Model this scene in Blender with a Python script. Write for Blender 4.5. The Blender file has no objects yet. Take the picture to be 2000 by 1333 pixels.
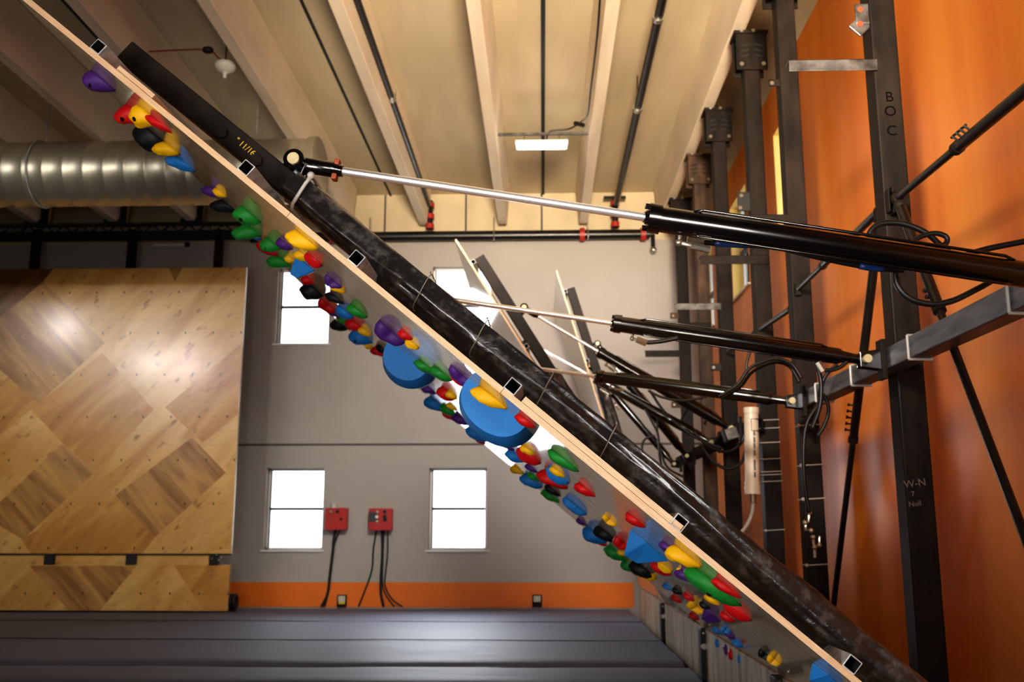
import bpy, math, random
from mathutils import Vector as V, Matrix, noise as mnoise
random.seed(7)
C = bpy.context.scene.collection
PI = math.pi
# ------------------------------------------------------------------ camera
F = 1890.0
CAM = V((0, 0, 1.5))
PITCH, YAW = math.radians(10.887), math.radians(1.786)
fw = V((-math.sin(YAW) * math.cos(PITCH), math.cos(YAW) * math.cos(PITCH), math.sin(PITCH)))
rt = V((math.cos(YAW), math.sin(YAW), 0))
up = rt.cross(fw)
cd = bpy.data.cameras.new('camera')
cam = bpy.data.objects.new('camera', cd)
C.objects.link(cam)
cam.location = CAM
cam.rotation_euler = (PI / 2 + PITCH, 0, YAW)
cd.sensor_width = 36
cd.lens = 36 * F / 2000
cd.clip_start = 0.05
cd.dof.use_dof = True
cd.dof.focus_distance = 4.1
cd.dof.aperture_fstop = 3.2
bpy.context.scene.camera = cam
def ray(px, py): return fw + rt * ((px - 1000) / F) - up * ((py - 666.5) / F)
def onY(px, py, y): d = ray(px, py); return CAM + d * (y / d.y)
def onX(px, py, x): d = ray(px, py); return CAM + d * (x / d.x)
def onZ(px, py, z): d = ray(px, py); return CAM + d * ((z - CAM.z) / d.z)
def onP(px, py, p0, n): d = ray(px, py); return CAM + d * ((p0 - CAM).dot(n) / d.dot(n))

def proj(p):
    d = V(p) - CAM; z = d.dot(fw); return (1000 + F * d.dot(rt) / z, 666.5 - F * d.dot(up) / z)
def beam_point(B, x, y, yb, d):
    """point on a board's beam line (yb along its width, d behind its face) that is nearest to a sight line"""
    best = min((((proj(B.P(t / 100, yb, d))[0] - x) ** 2 + (proj(B.P(t / 100, yb, d))[1] - y) ** 2), t / 100) for t in range(20, int(B.L * 100), 2))
    return B.P(best[1], yb, d), best[1]


# ------------------------------------------------------------------ materials
def srgb(r, g, b):
    f = lambda c: ((c / 255) / 12.92) if c / 255 <= 0.04045 else (((c / 255) + 0.055) / 1.055) ** 2.4
    return (f(r), f(g), f(b), 1)
def mat(name, col, rough=0.5, metal=0.0, var=0.0, scale=6.0, stretch=(1, 1, 1), col2=None, bump=0.0, bscale=None,
        coat=0.0, coat_rough=0.05, emit=0.0, detail=6, contrast=(0.3, 0.7), rvar=0.0, rot=(0, 0, 0), spec=None):
    m = bpy.data.materials.new(name); m.use_nodes = True
    nt = m.node_tree; N = nt.nodes; L = nt.links
    b = N['Principled BSDF']
    b.inputs['Base Color'].default_value = col
    b.inputs['Roughness'].default_value = rough
    b.inputs['Metallic'].default_value = metal
    if spec is not None: b.inputs['Specular IOR Level'].default_value = spec
    if coat: b.inputs['Coat Weight'].default_value = coat; b.inputs['Coat Roughness'].default_value = coat_rough
    if emit:
        b.inputs['Emission Color'].default_value = col; b.inputs['Emission Strength'].default_value = emit
    if var or col2 or bump or rvar:
        tc = N.new('ShaderNodeNewGeometry'); mp = N.new('ShaderNodeMapping')
        mp.inputs['Scale'].default_value = stretch; mp.inputs['Rotation'].default_value = rot
        L.new(tc.outputs['Position'], mp.inputs['Vector'])
        nz = N.new('ShaderNodeTexNoise'); nz.inputs['Scale'].default_value = scale; nz.inputs['Detail'].default_value = detail
        L.new(mp.outputs['Vector'], nz.inputs['Vector'])
        rp = N.new('ShaderNodeValToRGB')
        rp.color_ramp.elements[0].position, rp.color_ramp.elements[1].position = contrast
        c2 = col2 if col2 else tuple(max(0, c * (1 - var)) for c in col[:3]) + (1,)
        rp.color_ramp.elements[0].color = c2; rp.color_ramp.elements[1].color = col
        L.new(nz.outputs['Fac'], rp.inputs['Fac']); L.new(rp.outputs['Color'], b.inputs['Base Color'])
        if rvar:
            mr = N.new('ShaderNodeMapRange'); mr.inputs['To Min'].default_value = max(0, rough - rvar); mr.inputs['To Max'].default_value = rough + rvar
            L.new(nz.outputs['Fac'], mr.inputs['Value']); L.new(mr.outputs['Result'], b.inputs['Roughness'])
        if bump:
            n2 = nz
            if bscale:
                n2 = N.new('ShaderNodeTexNoise'); n2.inputs['Scale'].default_value = bscale; n2.inputs['Detail'].default_value = 4
                L.new(mp.outputs['Vector'], n2.inputs['Vector'])
            bp = N.new('ShaderNodeBump'); bp.inputs['Strength'].default_value = bump; bp.inputs['Distance'].default_value = 0.02
            L.new(n2.outputs['Fac'], bp.inputs['Height']); L.new(bp.outputs['Normal'], b.inputs['Normal'])
    return m
M = {}
M['cream'] = mat('cream_paint', srgb(206, 190, 158), 0.75, var=0.22, scale=1.2, stretch=(1.5, .35, 1), bump=0.05, bscale=14, spec=.3)
M['beam'] = mat('beam_paint', srgb(238, 222, 196), 0.7, var=0.2, scale=1.5, stretch=(3, .4, 1), bump=0.08, bscale=20, spec=.3)  # paler than the slab: the stems' brighter light is put into the colour
M['grey_wall'] = mat('grey_wall_paint', srgb(172, 166, 160), 0.7, var=0.1, scale=.7, bump=0.02, bscale=30, spec=.3)
M['dark_line'] = mat('shadow_groove', srgb(88, 84, 82), 0.8, var=.2)
M['orange'] = mat('orange_wall_paint', srgb(236, 146, 52), 0.36, col2=srgb(216, 114, 24), scale=1.1, stretch=(1, 1.7, .12), contrast=(.3, .65), bump=0.25, bscale=2.2, rvar=.06)
M['orange_base'] = mat('orange_base_paint', srgb(228, 118, 18), 0.5, var=.12, scale=2)
M['pad'] = mat('crash_pad_vinyl', srgb(100, 103, 122), 0.62, var=.2, scale=3, stretch=(.35, 2.5, 1), bump=.25, bscale=3.5, rvar=.08)
M['pad_dark'] = mat('crash_pad_edge', srgb(42, 42, 48), 0.7, var=.3)
M['concrete'] = mat('concrete', srgb(60, 58, 56), 0.9, var=.3)
M['steel_dark'] = mat('mill_scale_steel', srgb(38, 29, 22), 0.6, 0.0, col2=srgb(13, 10, 8), spec=.22, scale=9, stretch=(1, 1, .35), bump=.12, bscale=40, rvar=.12)
M['steel_rust'] = mat('rusty_mill_steel', srgb(84, 62, 44), 0.6, 0.0, col2=srgb(34, 25, 19), spec=.3, scale=7, stretch=(1, 1, .4), bump=.1, bscale=30, rvar=.1)
M['steel_rail'] = mat('blued_steel_rail', srgb(128, 132, 142), 0.42, .7, col2=srgb(70, 72, 80), scale=6, stretch=(4, .6, 4), bump=.06, bscale=50, rvar=.1)
M['angle'] = mat('grey_angle_steel', srgb(120, 118, 116), 0.4, .7, col2=srgb(66, 62, 60), scale=10, rvar=.1)
M['galv'] = mat('galvanised_steel', srgb(206, 207, 208), 0.45, .2, col2=srgb(150, 152, 155), scale=26, rvar=.1, bump=.05, bscale=40)
M['tube_in'] = mat('tube_inside', srgb(26, 24, 22), 0.8)
M['black_pipe'] = mat('black_painted_pipe', srgb(22, 20, 20), 0.32, var=.4, scale=8, rvar=.08)
M['black_gloss'] = mat('black_gloss_paint', srgb(10, 9, 9), 0.2, var=.4, scale=14, coat=.6, coat_rough=.08)
M['black_matte'] = mat('black_matte', srgb(16, 15, 15), 0.6, var=.3)
M['rubber'] = mat('black_hose_rubber', srgb(20, 20, 21), 0.42, var=.3, scale=30)
M['chrome'] = mat('chrome_rod', srgb(240, 240, 242), 0.27, .85, var=.06, scale=4, rvar=.04)
M['zinc'] = mat('zinc_fitting', srgb(196, 192, 178), 0.26, .9, var=.25, scale=40)
M['brass'] = mat('dull_brass_pin', srgb(206, 192, 150), 0.4, .2, var=.2, scale=30)
M['copper'] = mat('rust_orange_paint', srgb(150, 66, 34), 0.5, var=.3, scale=20)
M['red_box'] = mat('red_enamel', srgb(176, 40, 34), 0.4, var=.15, scale=5)
M['red_pipe'] = mat('red_coupling', srgb(164, 44, 28), 0.45, var=.2, scale=12)
M['white_plastic'] = mat('white_plastic', srgb(226, 222, 212), 0.45, var=.1, scale=12)
M['pvc'] = mat('cream_pvc', srgb(226, 214, 194), 0.4, var=.1, scale=10)
M['tie'] = mat('zip_tie_nylon', srgb(176, 172, 166), 0.4, var=.08)
M['white_frame'] = mat('white_window_frame', srgb(230, 230, 228), 0.5, var=.05)
M['dark_bar'] = mat('window_bar', srgb(52, 54, 62), 0.5, var=.1)
M['chalk'] = mat('chalk', srgb(130, 122, 112), 0.9, var=.1)
M['stamp'] = mat('black_stamp_ink', srgb(6, 5, 4), 0.9, var=.1, spec=.05)
M['yellow_ink'] = mat('yellow_marker', srgb(226, 190, 40), 0.6, var=.1)
M['duct'] = mat('spiral_duct_steel', srgb(206, 202, 184), 0.38, .8, var=.15, scale=3, stretch=(8, 1, 1), rvar=.05)
M['led'] = mat('led_diffuser', (1, .97, .92, 1), 0.4, emit=14)
M['kick'] = mat('worn_kick_plywood', srgb(196, 178, 152), 0.45, col2=srgb(122, 108, 92), scale=2.2, stretch=(1, 4, .6), contrast=(.32, .68), bump=.05, bscale=20)
M['hose_blue'] = mat('blue_sleeve', srgb(24, 58, 112), 0.4, var=.1)
M['outlet'] = mat('outlet_plate', srgb(214, 208, 192), 0.5, var=.1)
M['grey_hose'] = mat('grey_conduit', srgb(170, 164, 156), 0.5, var=.15, scale=20)
M['lamp'] = mat('frosted_lamp', srgb(236, 232, 222), 0.3, var=.05)
M['red_wire'] = mat('red_wire', srgb(150, 52, 36), 0.5, var=.1)

M['reveal'] = mat('sunlit_reveal', srgb(252, 222, 140), 0.7, var=.05)  # orange reveals coloured cream-yellow, sunlight put into the colour

def glass_mat():
    m = bpy.data.materials.new('window_glass'); m.use_nodes = True
    nt = m.node_tree; N = nt.nodes; L = nt.links
    out = N['Material Output']; N.remove(N['Principled BSDF'])
    tr = N.new('ShaderNodeBsdfTransparent'); gl = N.new('ShaderNodeBsdfGlossy'); gl.inputs['Roughness'].default_value = .03
    fr = N.new('ShaderNodeFresnel'); fr.inputs['IOR'].default_value = 1.45
    nz = N.new('ShaderNodeTexNoise'); nz.inputs['Scale'].default_value = 2
    rp = N.new('ShaderNodeValToRGB'); rp.color_ramp.elements[0].color = (.93, .95, .96, 1); rp.color_ramp.elements[1].color = (1, 1, 1, 1)
    L.new(nz.outputs['Fac'], rp.inputs['Fac']); L.new(rp.outputs['Color'], tr.inputs['Color'])
    mx = N.new('ShaderNodeMixShader'); L.new(fr.outputs['Fac'], mx.inputs['Fac'])
    L.new(tr.outputs[0], mx.inputs[1]); L.new(gl.outputs[0], mx.inputs[2]); L.new(mx.outputs[0], out.inputs['Surface'])
    return m
M['glass'] = glass_mat()

def hold_mat(name, col, dark=.22, rough=.55):
    return mat(name, col, rough, var=dark, scale=9, bump=.10, bscale=160, spec=.35)
HC = {'red': hold_mat('red_hold_resin', srgb(208, 18, 22)), 'yellow': hold_mat('yellow_hold_resin', srgb(246, 186, 8), .12),
      'green': hold_mat('green_hold_resin', srgb(38, 146, 54)), 'blue': hold_mat('blue_hold_resin', srgb(40, 128, 204), .14),
      'purple': hold_mat('purple_hold_resin', srgb(86, 42, 124)), 'black': hold_mat('black_hold_resin', srgb(26, 27, 30), .3)}

def ply_edge():
    m = bpy.data.materials.new('plywood_edge'); m.use_nodes = True
    nt = m.node_tree; N = nt.nodes; L = nt.links; b = N['Principled BSDF']; b.inputs['Roughness'].default_value = .55
    at = N.new('ShaderNodeAttribute'); at.attribute_name = 'ply'
    sep = N.new('ShaderNodeSeparateXYZ'); L.new(at.outputs['Vector'], sep.inputs[0])
    # x = distance along board, z = depth through the sheet (0..1)
    mul = N.new('ShaderNodeMath'); mul.operation = 'MULTIPLY'; mul.inputs[1].default_value = 9 * PI
    L.new(sep.outputs['Z'], mul.inputs[0])
    sn = N.new('ShaderNodeMath'); sn.operation = 'SINE'; L.new(mul.outputs[0], sn.inputs[0])
    nz = N.new('ShaderNodeTexNoise'); nz.inputs['Scale'].default_value = 1.0; nz.inputs['Detail'].default_value = 8
    mp = N.new('ShaderNodeMapping'); mp.inputs['Scale'].default_value = (9, 1, 14); L.new(at.outputs['Vector'], mp.inputs['Vector']); L.new(mp.outputs[0], nz.inputs['Vector'])
    ad = N.new('ShaderNodeMath'); ad.operation = 'MULTIPLY_ADD'; ad.inputs[1].default_value = .22; L.new(sn.outputs[0], ad.inputs[0]); L.new(nz.outputs['Fac'], ad.inputs[2])
    rp = N.new('ShaderNodeValToRGB'); rp.color_ramp.elements[0].position = .22; rp.color_ramp.elements[1].position = .62
    rp.color_ramp.elements[0].color = srgb(160, 114, 78); rp.color_ramp.elements[1].color = srgb(224, 190, 152)
    L.new(ad.outputs[0], rp.inputs['Fac']); L.new(rp.outputs['Color'], b.inputs['Base Color'])
    return m
M['ply_edge'] = ply_edge()

def ply_face(name, c1, c2, coat, rough):
    m = bpy.data.materials.new(name); m.use_nodes = True
    nt = m.node_tree; N = nt.nodes; L = nt.links; b = N['Principled BSDF']
    at = N.new('ShaderNodeAttribute'); at.attribute_name = 'ply'
    mp = N.new('ShaderNodeMapping'); mp.inputs['Scale'].default_value = (1.2, 14, 1)
    L.new(at.outputs['Vector'], mp.inputs['Vector'])
    nz = N.new('ShaderNodeTexNoise'); nz.inputs['Scale'].default_value = 1.6; nz.inputs['Detail'].default_value = 9; nz.inputs['Distortion'].default_value = .6
    L.new(mp.outputs[0], nz.inputs['Vector'])
    rp = N.new('ShaderNodeValToRGB'); rp.color_ramp.elements[0].position = .35; rp.color_ramp.elements[1].position = .66
    rp.color_ramp.elements[0].color = c2; rp.color_ramp.elements[1].color = c1
    L.new(nz.outputs['Fac'], rp.inputs['Fac']); L.new(rp.outputs['Color'], b.inputs['Base Color'])
    # fine scuffs running along the sheet
    mp2 = N.new('ShaderNodeMapping'); mp2.inputs['Scale'].default_value = (3, 120, 1); L.new(at.outputs['Vector'], mp2.inputs['Vector'])
    n2 = N.new('ShaderNodeTexNoise'); n2.inputs['Scale'].default_value = 1; n2.inputs['Detail'].default_value = 4; L.new(mp2.outputs[0], n2.inputs['Vector'])
    mr = N.new('ShaderNodeMapRange'); mr.inputs['From Min'].default_value = .35; mr.inputs['From Max'].default_value = .75
    mr.inputs['To Min'].default_value = rough - .02; mr.inputs['To Max'].default_value = rough + .16
    L.new(n2.outputs['Fac'], mr.inputs['Value']); L.new(mr.outputs['Result'], b.inputs['Roughness'])
    b.inputs['Coat Weight'].default_value = coat; b.inputs['Coat Roughness'].default_value = .04
    bp = N.new('ShaderNodeBump'); bp.inputs['Strength'].default_value = .05; bp.inputs['Distance'].default_value = .004
    L.new(n2.outputs['Fac'], bp.inputs['Height']); L.new(bp.outputs['Normal'], b.inputs['Normal'])
    return m
M['ply_face'] = ply_face('varnished_ply_face', srgb(208, 184, 150), srgb(154, 124, 92), .7, .24)

def veneer(name, c1, c2, ang, streak, spots):
    m = bpy.data.materials.new(name); m.use_nodes = True
    nt = m.node_tree; N = nt.nodes; L = nt.links; b = N['Principled BSDF']
    g = N.new('ShaderNodeNewGeometry'); sep = N.new('ShaderNodeSeparateXYZ'); L.new(g.outputs['Position'], sep.inputs[0])
    mp = N.new('ShaderNodeMapping'); mp.inputs['Rotation'].default_value = (0, math.radians(ang), 0); L.new(g.outputs['Position'], mp.inputs['Vector'])
    mp2 = N.new('ShaderNodeMapping'); mp2.inputs['Scale'].default_value = (.35, 1, streak); L.new(mp.outputs[0], mp2.inputs['Vector'])
    nz = N.new('ShaderNodeTexNoise'); nz.inputs['Scale'].default_value = 1.7; nz.inputs['Detail'].default_value = 7; nz.inputs['Distortion'].default_value = .8; L.new(mp2.outputs[0], nz.inputs['Vector'])
    rp = N.new('ShaderNodeValToRGB'); rp.color_ramp.elements[0].position = .36; rp.color_ramp.elements[1].position = .62
    rp.color_ramp.elements[0].color = c2; rp.color_ramp.elements[1].color = c1; L.new(nz.outputs['Fac'], rp.inputs['Fac'])
    # knots
    mp3 = N.new('ShaderNodeMapping'); mp3.inputs['Scale'].default_value = (1.3, 1, 3.2); L.new(mp.outputs[0], mp3.inputs['Vector'])
    n3 = N.new('ShaderNodeTexNoise'); n3.inputs['Scale'].default_value = 2.6; n3.inputs['Detail'].default_value = 3; L.new(mp3.outputs[0], n3.inputs['Vector'])
    r3 = N.new('ShaderNodeMapRange'); r3.inputs['From Min'].default_value = .62; r3.inputs['From Max'].default_value = .74; r3.inputs['To Max'].default_value = spots; L.new(n3.outputs['Fac'], r3.inputs['Value'])
    mx = N.new('ShaderNodeMix'); mx.data_type = 'RGBA'; mx.inputs['B'].default_value = srgb(132, 84, 34)
    L.new(r3.outputs['Result'], mx.inputs['Factor']); L.new(rp.outputs['Color'], mx.inputs['A'])
    # bolt holes and printed grid marks: |fract(x/dx)-.5| and |fract(z/dz)-.5|
    def grid(dx, dz, wx, wz, ox, oz, shift):
        fz = N.new('ShaderNodeMath'); fz.operation = 'MULTIPLY_ADD'; fz.inputs[1].default_value = 1 / dz; fz.inputs[2].default_value = oz; L.new(sep.outputs['Z'], fz.inputs[0])
        fl = N.new('ShaderNodeMath'); fl.operation = 'FLOOR'; L.new(fz.outputs[0], fl.inputs[0])
        fx = N.new('ShaderNodeMath'); fx.operation = 'MULTIPLY_ADD'; fx.inputs[1].default_value = 1 / dx; fx.inputs[2].default_value = ox; L.new(sep.outputs['X'], fx.inputs[0])
        fx2 = N.new('ShaderNodeMath'); fx2.operation = 'MULTIPLY_ADD'; fx2.inputs[1].default_value = shift; L.new(fl.outputs[0], fx2.inputs[0]); L.new(fx.outputs[0], fx2.inputs[2])
        res = []
        for q, w in ((fx2, wx / dx), (fz, wz / dz)):
            fr = N.new('ShaderNodeMath'); fr.operation = 'FRACT'; L.new(q.outputs[0], fr.inputs[0])
            s = N.new('ShaderNodeMath'); s.operation = 'SUBTRACT'; s.inputs[1].default_value = .5; L.new(fr.outputs[0], s.inputs[0])
            a = N.new('ShaderNodeMath'); a.operation = 'ABSOLUTE'; L.new(s.outputs[0], a.inputs[0])
            c = N.new('ShaderNodeMath'); c.operation = 'LESS_THAN'; c.inputs[1].default_value = w; L.new(a.outputs[0], c.inputs[0]); res.append(c)
        mu = N.new('ShaderNodeMath'); mu.operation = 'MULTIPLY'; L.new(res[0].outputs[0], mu.inputs[0]); L.new(res[1].outputs[0], mu.inputs[1])
        return mu
    g1 = grid(.53, .80, .012, .022, .2, .1, .34); g2 = grid(.265, .267, .055, .008, .1, .3, .5)
    m1 = N.new('ShaderNodeMix'); m1.data_type = 'RGBA'; m1.inputs['B'].default_value = srgb(150, 108, 56)
    h = N.new('ShaderNodeMath'); h.operation = 'MULTIPLY'; h.inputs[1].default_value = .28; L.new(g2.outputs[0], h.inputs[0])
    L.new(h.outputs[0], m1.inputs['Factor']); L.new(mx.outputs['Result'], m1.inputs['A'])
    m2 = N.new('ShaderNodeMix'); m2.data_type = 'RGBA'; m2.inputs['B'].default_value = srgb(50, 34, 20)
    L.new(g1.outputs[0], m2.inputs['Factor']); L.new(m1.outputs['Result'], m2.inputs['A'])
    L.new(m2.outputs['Result'], b.inputs['Base Color'])
    b.inputs['Roughness'].default_value = .3; b.inputs['Coat Weight'].default_value = .35; b.inputs['Coat Roughness'].default_value = .17
    return m
VEN = [veneer('pale_birch_veneer', srgb(226, 186, 116), srgb(200, 152, 80), 45, 1.2, .75),
       veneer('amber_birch_veneer', srgb(208, 158, 84), srgb(182, 128, 58), 45, 1.6, .4),
       veneer('brown_streaked_veneer', srgb(200, 156, 90), srgb(148, 104, 56), -45, 2.4, .3),
       veneer('dark_brown_veneer', srgb(140, 98, 56), srgb(92, 62, 34), 45, 2.6, .3)]

def plastic():
    m = bpy.data.materials.new('black_plastic_sheet'); m.use_nodes = True
    nt = m.node_tree; N = nt.nodes; L = nt.links; b = N['Principled BSDF']
    g = N.new('ShaderNodeNewGeometry'); nz = N.new('ShaderNodeTexNoise'); nz.inputs['Scale'].default_value = 14; nz.inputs['Detail'].default_value = 10; nz.inputs['Roughness'].default_value = .7
    L.new(g.outputs['Position'], nz.inputs['Vector'])
    rp = N.new('ShaderNodeValToRGB'); rp.color_ramp.elements[0].position = .5; rp.color_ramp.elements[1].position = .8
    rp.color_ramp.elements[0].color = srgb(34, 33, 33); rp.color_ramp.elements[1].color = srgb(108, 103, 98)
    L.new(nz.outputs['Fac'], rp.inputs['Fac']); L.new(rp.outputs['Color'], b.inputs['Base Color'])
    mr = N.new('ShaderNodeMapRange'); mr.inputs['To Min'].default_value = .2; mr.inputs['To Max'].default_value = .42; L.new(nz.outputs['Fac'], mr.inputs['Value']); L.new(mr.outputs['Result'], b.inputs['Roughness'])
    n2 = N.new('ShaderNodeTexNoise'); n2.inputs['Scale'].default_value = 8; n2.inputs['Detail'].default_value = 5; n2.inputs['Roughness'].default_value = .55; n2.inputs['Distortion'].default_value = 1.6; L.new(g.outputs['Position'], n2.inputs['Vector'])
    bp = N.new('ShaderNodeBump'); bp.inputs['Strength'].default_value = .42; bp.inputs['Distance'].default_value = .02; L.new(n2.outputs['Fac'], bp.inputs['Height']); L.new(bp.outputs['Normal'], b.inputs['Normal'])
    b.inputs['Coat Weight'].default_value = .5; b.inputs['Coat Roughness'].default_value = .1
    return m
M['plastic'] = plastic()

# ------------------------------------------------------------------ mesh building
def catmull(pts, k=6):
    pts = [V(p) for p in pts]; out = []
    for i in range(len(pts) - 1):
        p0 = pts[max(0, i - 1)]; p1 = pts[i]; p2 = pts[i + 1]; p3 = pts[min(len(pts) - 1, i + 2)]
        for j in range(k):
            t = j / k
            out.append(.5 * ((2 * p1) + (p2 - p0) * t + (2 * p0 - 5 * p1 + 4 * p2 - p3) * t * t + (3 * p1 - p0 - 3 * p2 + p3) * t ** 3))
    out.append(pts[-1]); return out
class MB:
    def __init__(s): s.v = []; s.f = []; s.m = []
    def add(s, vs, fs, mi=0):
        b = len(s.v); s.v += [V(p) for p in vs]; s.f += [tuple(b + i for i in f) for f in fs]; s.m += [mi] * len(fs); return s
    def box(s, c, size, ax=None, mi=0):
        c = V(c); X, Y, Z = ax if ax else (V((1, 0, 0)), V((0, 1, 0)), V((0, 0, 1)))
        hx, hy, hz = [q / 2 for q in size]
        vs = [c + X * (hx * i) + Y * (hy * j) + Z * (hz * k) for k in (-1, 1) for j in (-1, 1) for i in (-1, 1)]
        return s.add(vs, [(0, 2, 3, 1), (4, 5, 7, 6), (0, 1, 5, 4), (2, 6, 7, 3), (0, 4, 6, 2), (1, 3, 7, 5)], mi)
    def span(s, a, b, mi=0):
        a = V(a); b = V(b); return s.box((a + b) / 2, [abs(q) for q in (b - a)], None, mi)
    def bar(s, p0, p1, w, h, upv=V((0, 0, 1)), mi=0):
        p0 = V(p0); p1 = V(p1); d = (p1 - p0); l = d.length; d.normalize()
        sx = d.cross(upv).normalized(); uz = sx.cross(d)
        return s.box((p0 + p1) / 2, (l, w, h), (d, sx, uz), mi)
    def tube(s, pts, r, n=10, caps=True, mi=0):
        pts = [V(p) for p in pts]; m = len(pts); rs = r if isinstance(r, (list, tuple)) else [r] * m
        t = (pts[1] - pts[0]).normalized(); a = V((0, 0, 1)) if abs(t.z) < .9 else V((1, 0, 0)); u = t.cross(a).normalized()
        vs = []
        for i in range(m):
            t = (pts[min(i + 1, m - 1)] - pts[max(i - 1, 0)]).normalized()
            u = (u - t * u.dot(t)).normalized(); w = t.cross(u)
            for k in range(n):
                an = 2 * PI * k / n; vs.append(pts[i] + (u * math.cos(an) + w * math.sin(an)) * rs[i])
        fs = [(i * n + k, i * n + (k + 1) % n, (i + 1) * n + (k + 1) % n, (i + 1) * n + k) for i in range(m - 1) for k in range(n)]
        if caps: fs += [tuple(reversed(range(n))), tuple(range((m - 1) * n, m * n))]
        return s.add(vs, fs, mi)
    def cyl(s, p0, p1, r, r2=None, n=18, mi=0): return s.tube([p0, p1], [r, r if r2 is None else r2], n, True, mi)
    def sqtube(s, p0, p1, w, h, wall, upv, mi=0, mi_in=1):
        p0 = V(p0); p1 = V(p1); d = (p1 - p0).normalized(); sx = d.cross(upv).normalized(); uz = sx.cross(d)
        def ring(p, a, b):
            out = []
            for (i, j) in ((-1, -1), (1, -1), (1, 1), (-1, 1)):
                out.append(p + sx * (i * a / 2) + uz * (j * b / 2))
            return out
        vs = ring(p0, w, h) + ring(p1, w, h) + ring(p0, w - 2 * wall, h - 2 * wall) + ring(p1, w - 2 * wall, h - 2 * wall)
        q = range(4); nx = lambda k: (k + 1) % 4
        s.add(vs, [(k, nx(k), 4 + nx(k), 4 + k) for k in q] + [(k, 8 + k, 8 + nx(k), nx(k)) for k in q] + [(4 + k, 4 + nx(k), 12 + nx(k), 12 + k) for k in q], mi)
        return s.add(vs[8:], [(k, 4 + k, 4 + nx(k), nx(k)) for k in q], mi_in)
    def prism(s, poly, ex, mi=0):
        n = len(poly); ex = V(ex); vs = [V(p) for p in poly] + [V(p) + ex for p in poly]
        return s.add(vs, [tuple(range(n)), tuple(reversed(range(n, 2 * n)))] + [(i, n + i, n + (i + 1) % n, (i + 1) % n) for i in range(n)], mi)
    def ball(s, c, r, n=12, m=8, sc=(1, 1, 1), mi=0):
        c = V(c); vs = [c + V((0, 0, r * sc[2]))]
        for j in range(1, m):
            ph = PI * j / m
            for k in range(n):
                a = 2 * PI * k / n; vs.append(c + V((r * sc[0] * math.sin(ph) * math.cos(a), r * sc[1] * math.sin(ph) * math.sin(a), r * sc[2] * math.cos(ph))))
        vs.append(c - V((0, 0, r * sc[2])))
        fs = [(0, 1 + k, 1 + (k + 1) % n) for k in range(n)]
        for j in range(m - 2):
            fs += [(1 + j * n + k, 1 + (j + 1) * n + k, 1 + (j + 1) * n + (k + 1) % n, 1 + j * n + (k + 1) % n) for k in range(n)]
        e = len(vs) - 1; b = 1 + (m - 2) * n
        fs += [(e, b + (k + 1) % n, b + k) for k in range(n)]
        return s.add(vs, fs, mi)
    def build(s, name, mats, parent=None, smooth=False, bevel=0, ply=None, fixn=True):
        if not isinstance(mats, (list, tuple)): mats = [mats]
        me = bpy.data.meshes.new(name)
        if parent is not None: org = wloc(parent)
        else:
            xs = [p.x for p in s.v]; ys = [p.y for p in s.v]; zs = [p.z for p in s.v]
            org = V(((min(xs) + max(xs)) / 2, (min(ys) + max(ys)) / 2, min(zs)))
        me.from_pydata([tuple(p - org) for p in s.v], [], s.f)
        for q in mats: me.materials.append(q)
        for p, mi in zip(me.polygons, s.m): p.material_index = mi; p.use_smooth = bool(smooth)
        if fixn:
            import bmesh
            b = bmesh.new(); b.from_mesh(me); bmesh.ops.recalc_face_normals(b, faces=b.faces); b.to_mesh(me); b.free()
        if ply:
            at = me.attributes.new('ply', 'FLOAT_VECTOR', 'POINT')
            for i, p in enumerate(s.v): at.data[i].vector = ply(p)
        me.update()
        if smooth == 'auto':
            for p in me.polygons: p.use_smooth = True
            me.set_sharp_from_angle(angle=math.radians(38))
        o = bpy.data.objects.new(name, me); C.objects.link(o)
        if parent is not None: o.parent = parent
        else: o.location = org
        if bevel:
            md = o.modifiers.new('edge', 'BEVEL'); md.width = bevel; md.segments = 2; md.limit_method = 'ANGLE'
        return o
def wloc(o):
    p = V(o.location)
    while o.parent: o = o.parent; p = p + V(o.location)
    return p
def tag(o, label, cat, group=None, kind=None):
    o['label'] = label; o['category'] = cat
    if group: o['group'] = group
    if kind: o['kind'] = kind
    return o
def thing(name, loc, label, cat, group=None, kind=None):
    o = bpy.data.objects.new(name, None); o.empty_display_size = .1; C.objects.link(o); o.location = V(loc)
    return tag(o, label, cat, group, kind)
def struct(o): o['kind'] = 'structure'; return o
def sroot(name, loc):
    o = bpy.data.objects.new(name, None); C.objects.link(o); o.location = V(loc); o['kind'] = 'structure'; return o
def text(name, s, size, loc, ax, m, parent, depth=.0006):
    cu = bpy.data.curves.new(name, 'FONT'); cu.body = s; cu.size = size; cu.align_x = 'CENTER'; cu.align_y = 'CENTER'; cu.extrude = depth
    cu.materials.append(m); to = bpy.data.objects.new('letters', cu); C.objects.link(to)
    me = bpy.data.meshes.new_from_object(to.evaluated_get(bpy.context.evaluated_depsgraph_get())); bpy.data.objects.remove(to); me.name = name
    o = bpy.data.objects.new(name, me); C.objects.link(o)
    X, Y, Z = [V(a).normalized() for a in ax]
    mw = Matrix((X, Y, Z)).transposed().to_4x4(); mw.translation = V(loc) - wloc(parent)
    o.parent = parent; o.matrix_local = mw
    return o

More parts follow.
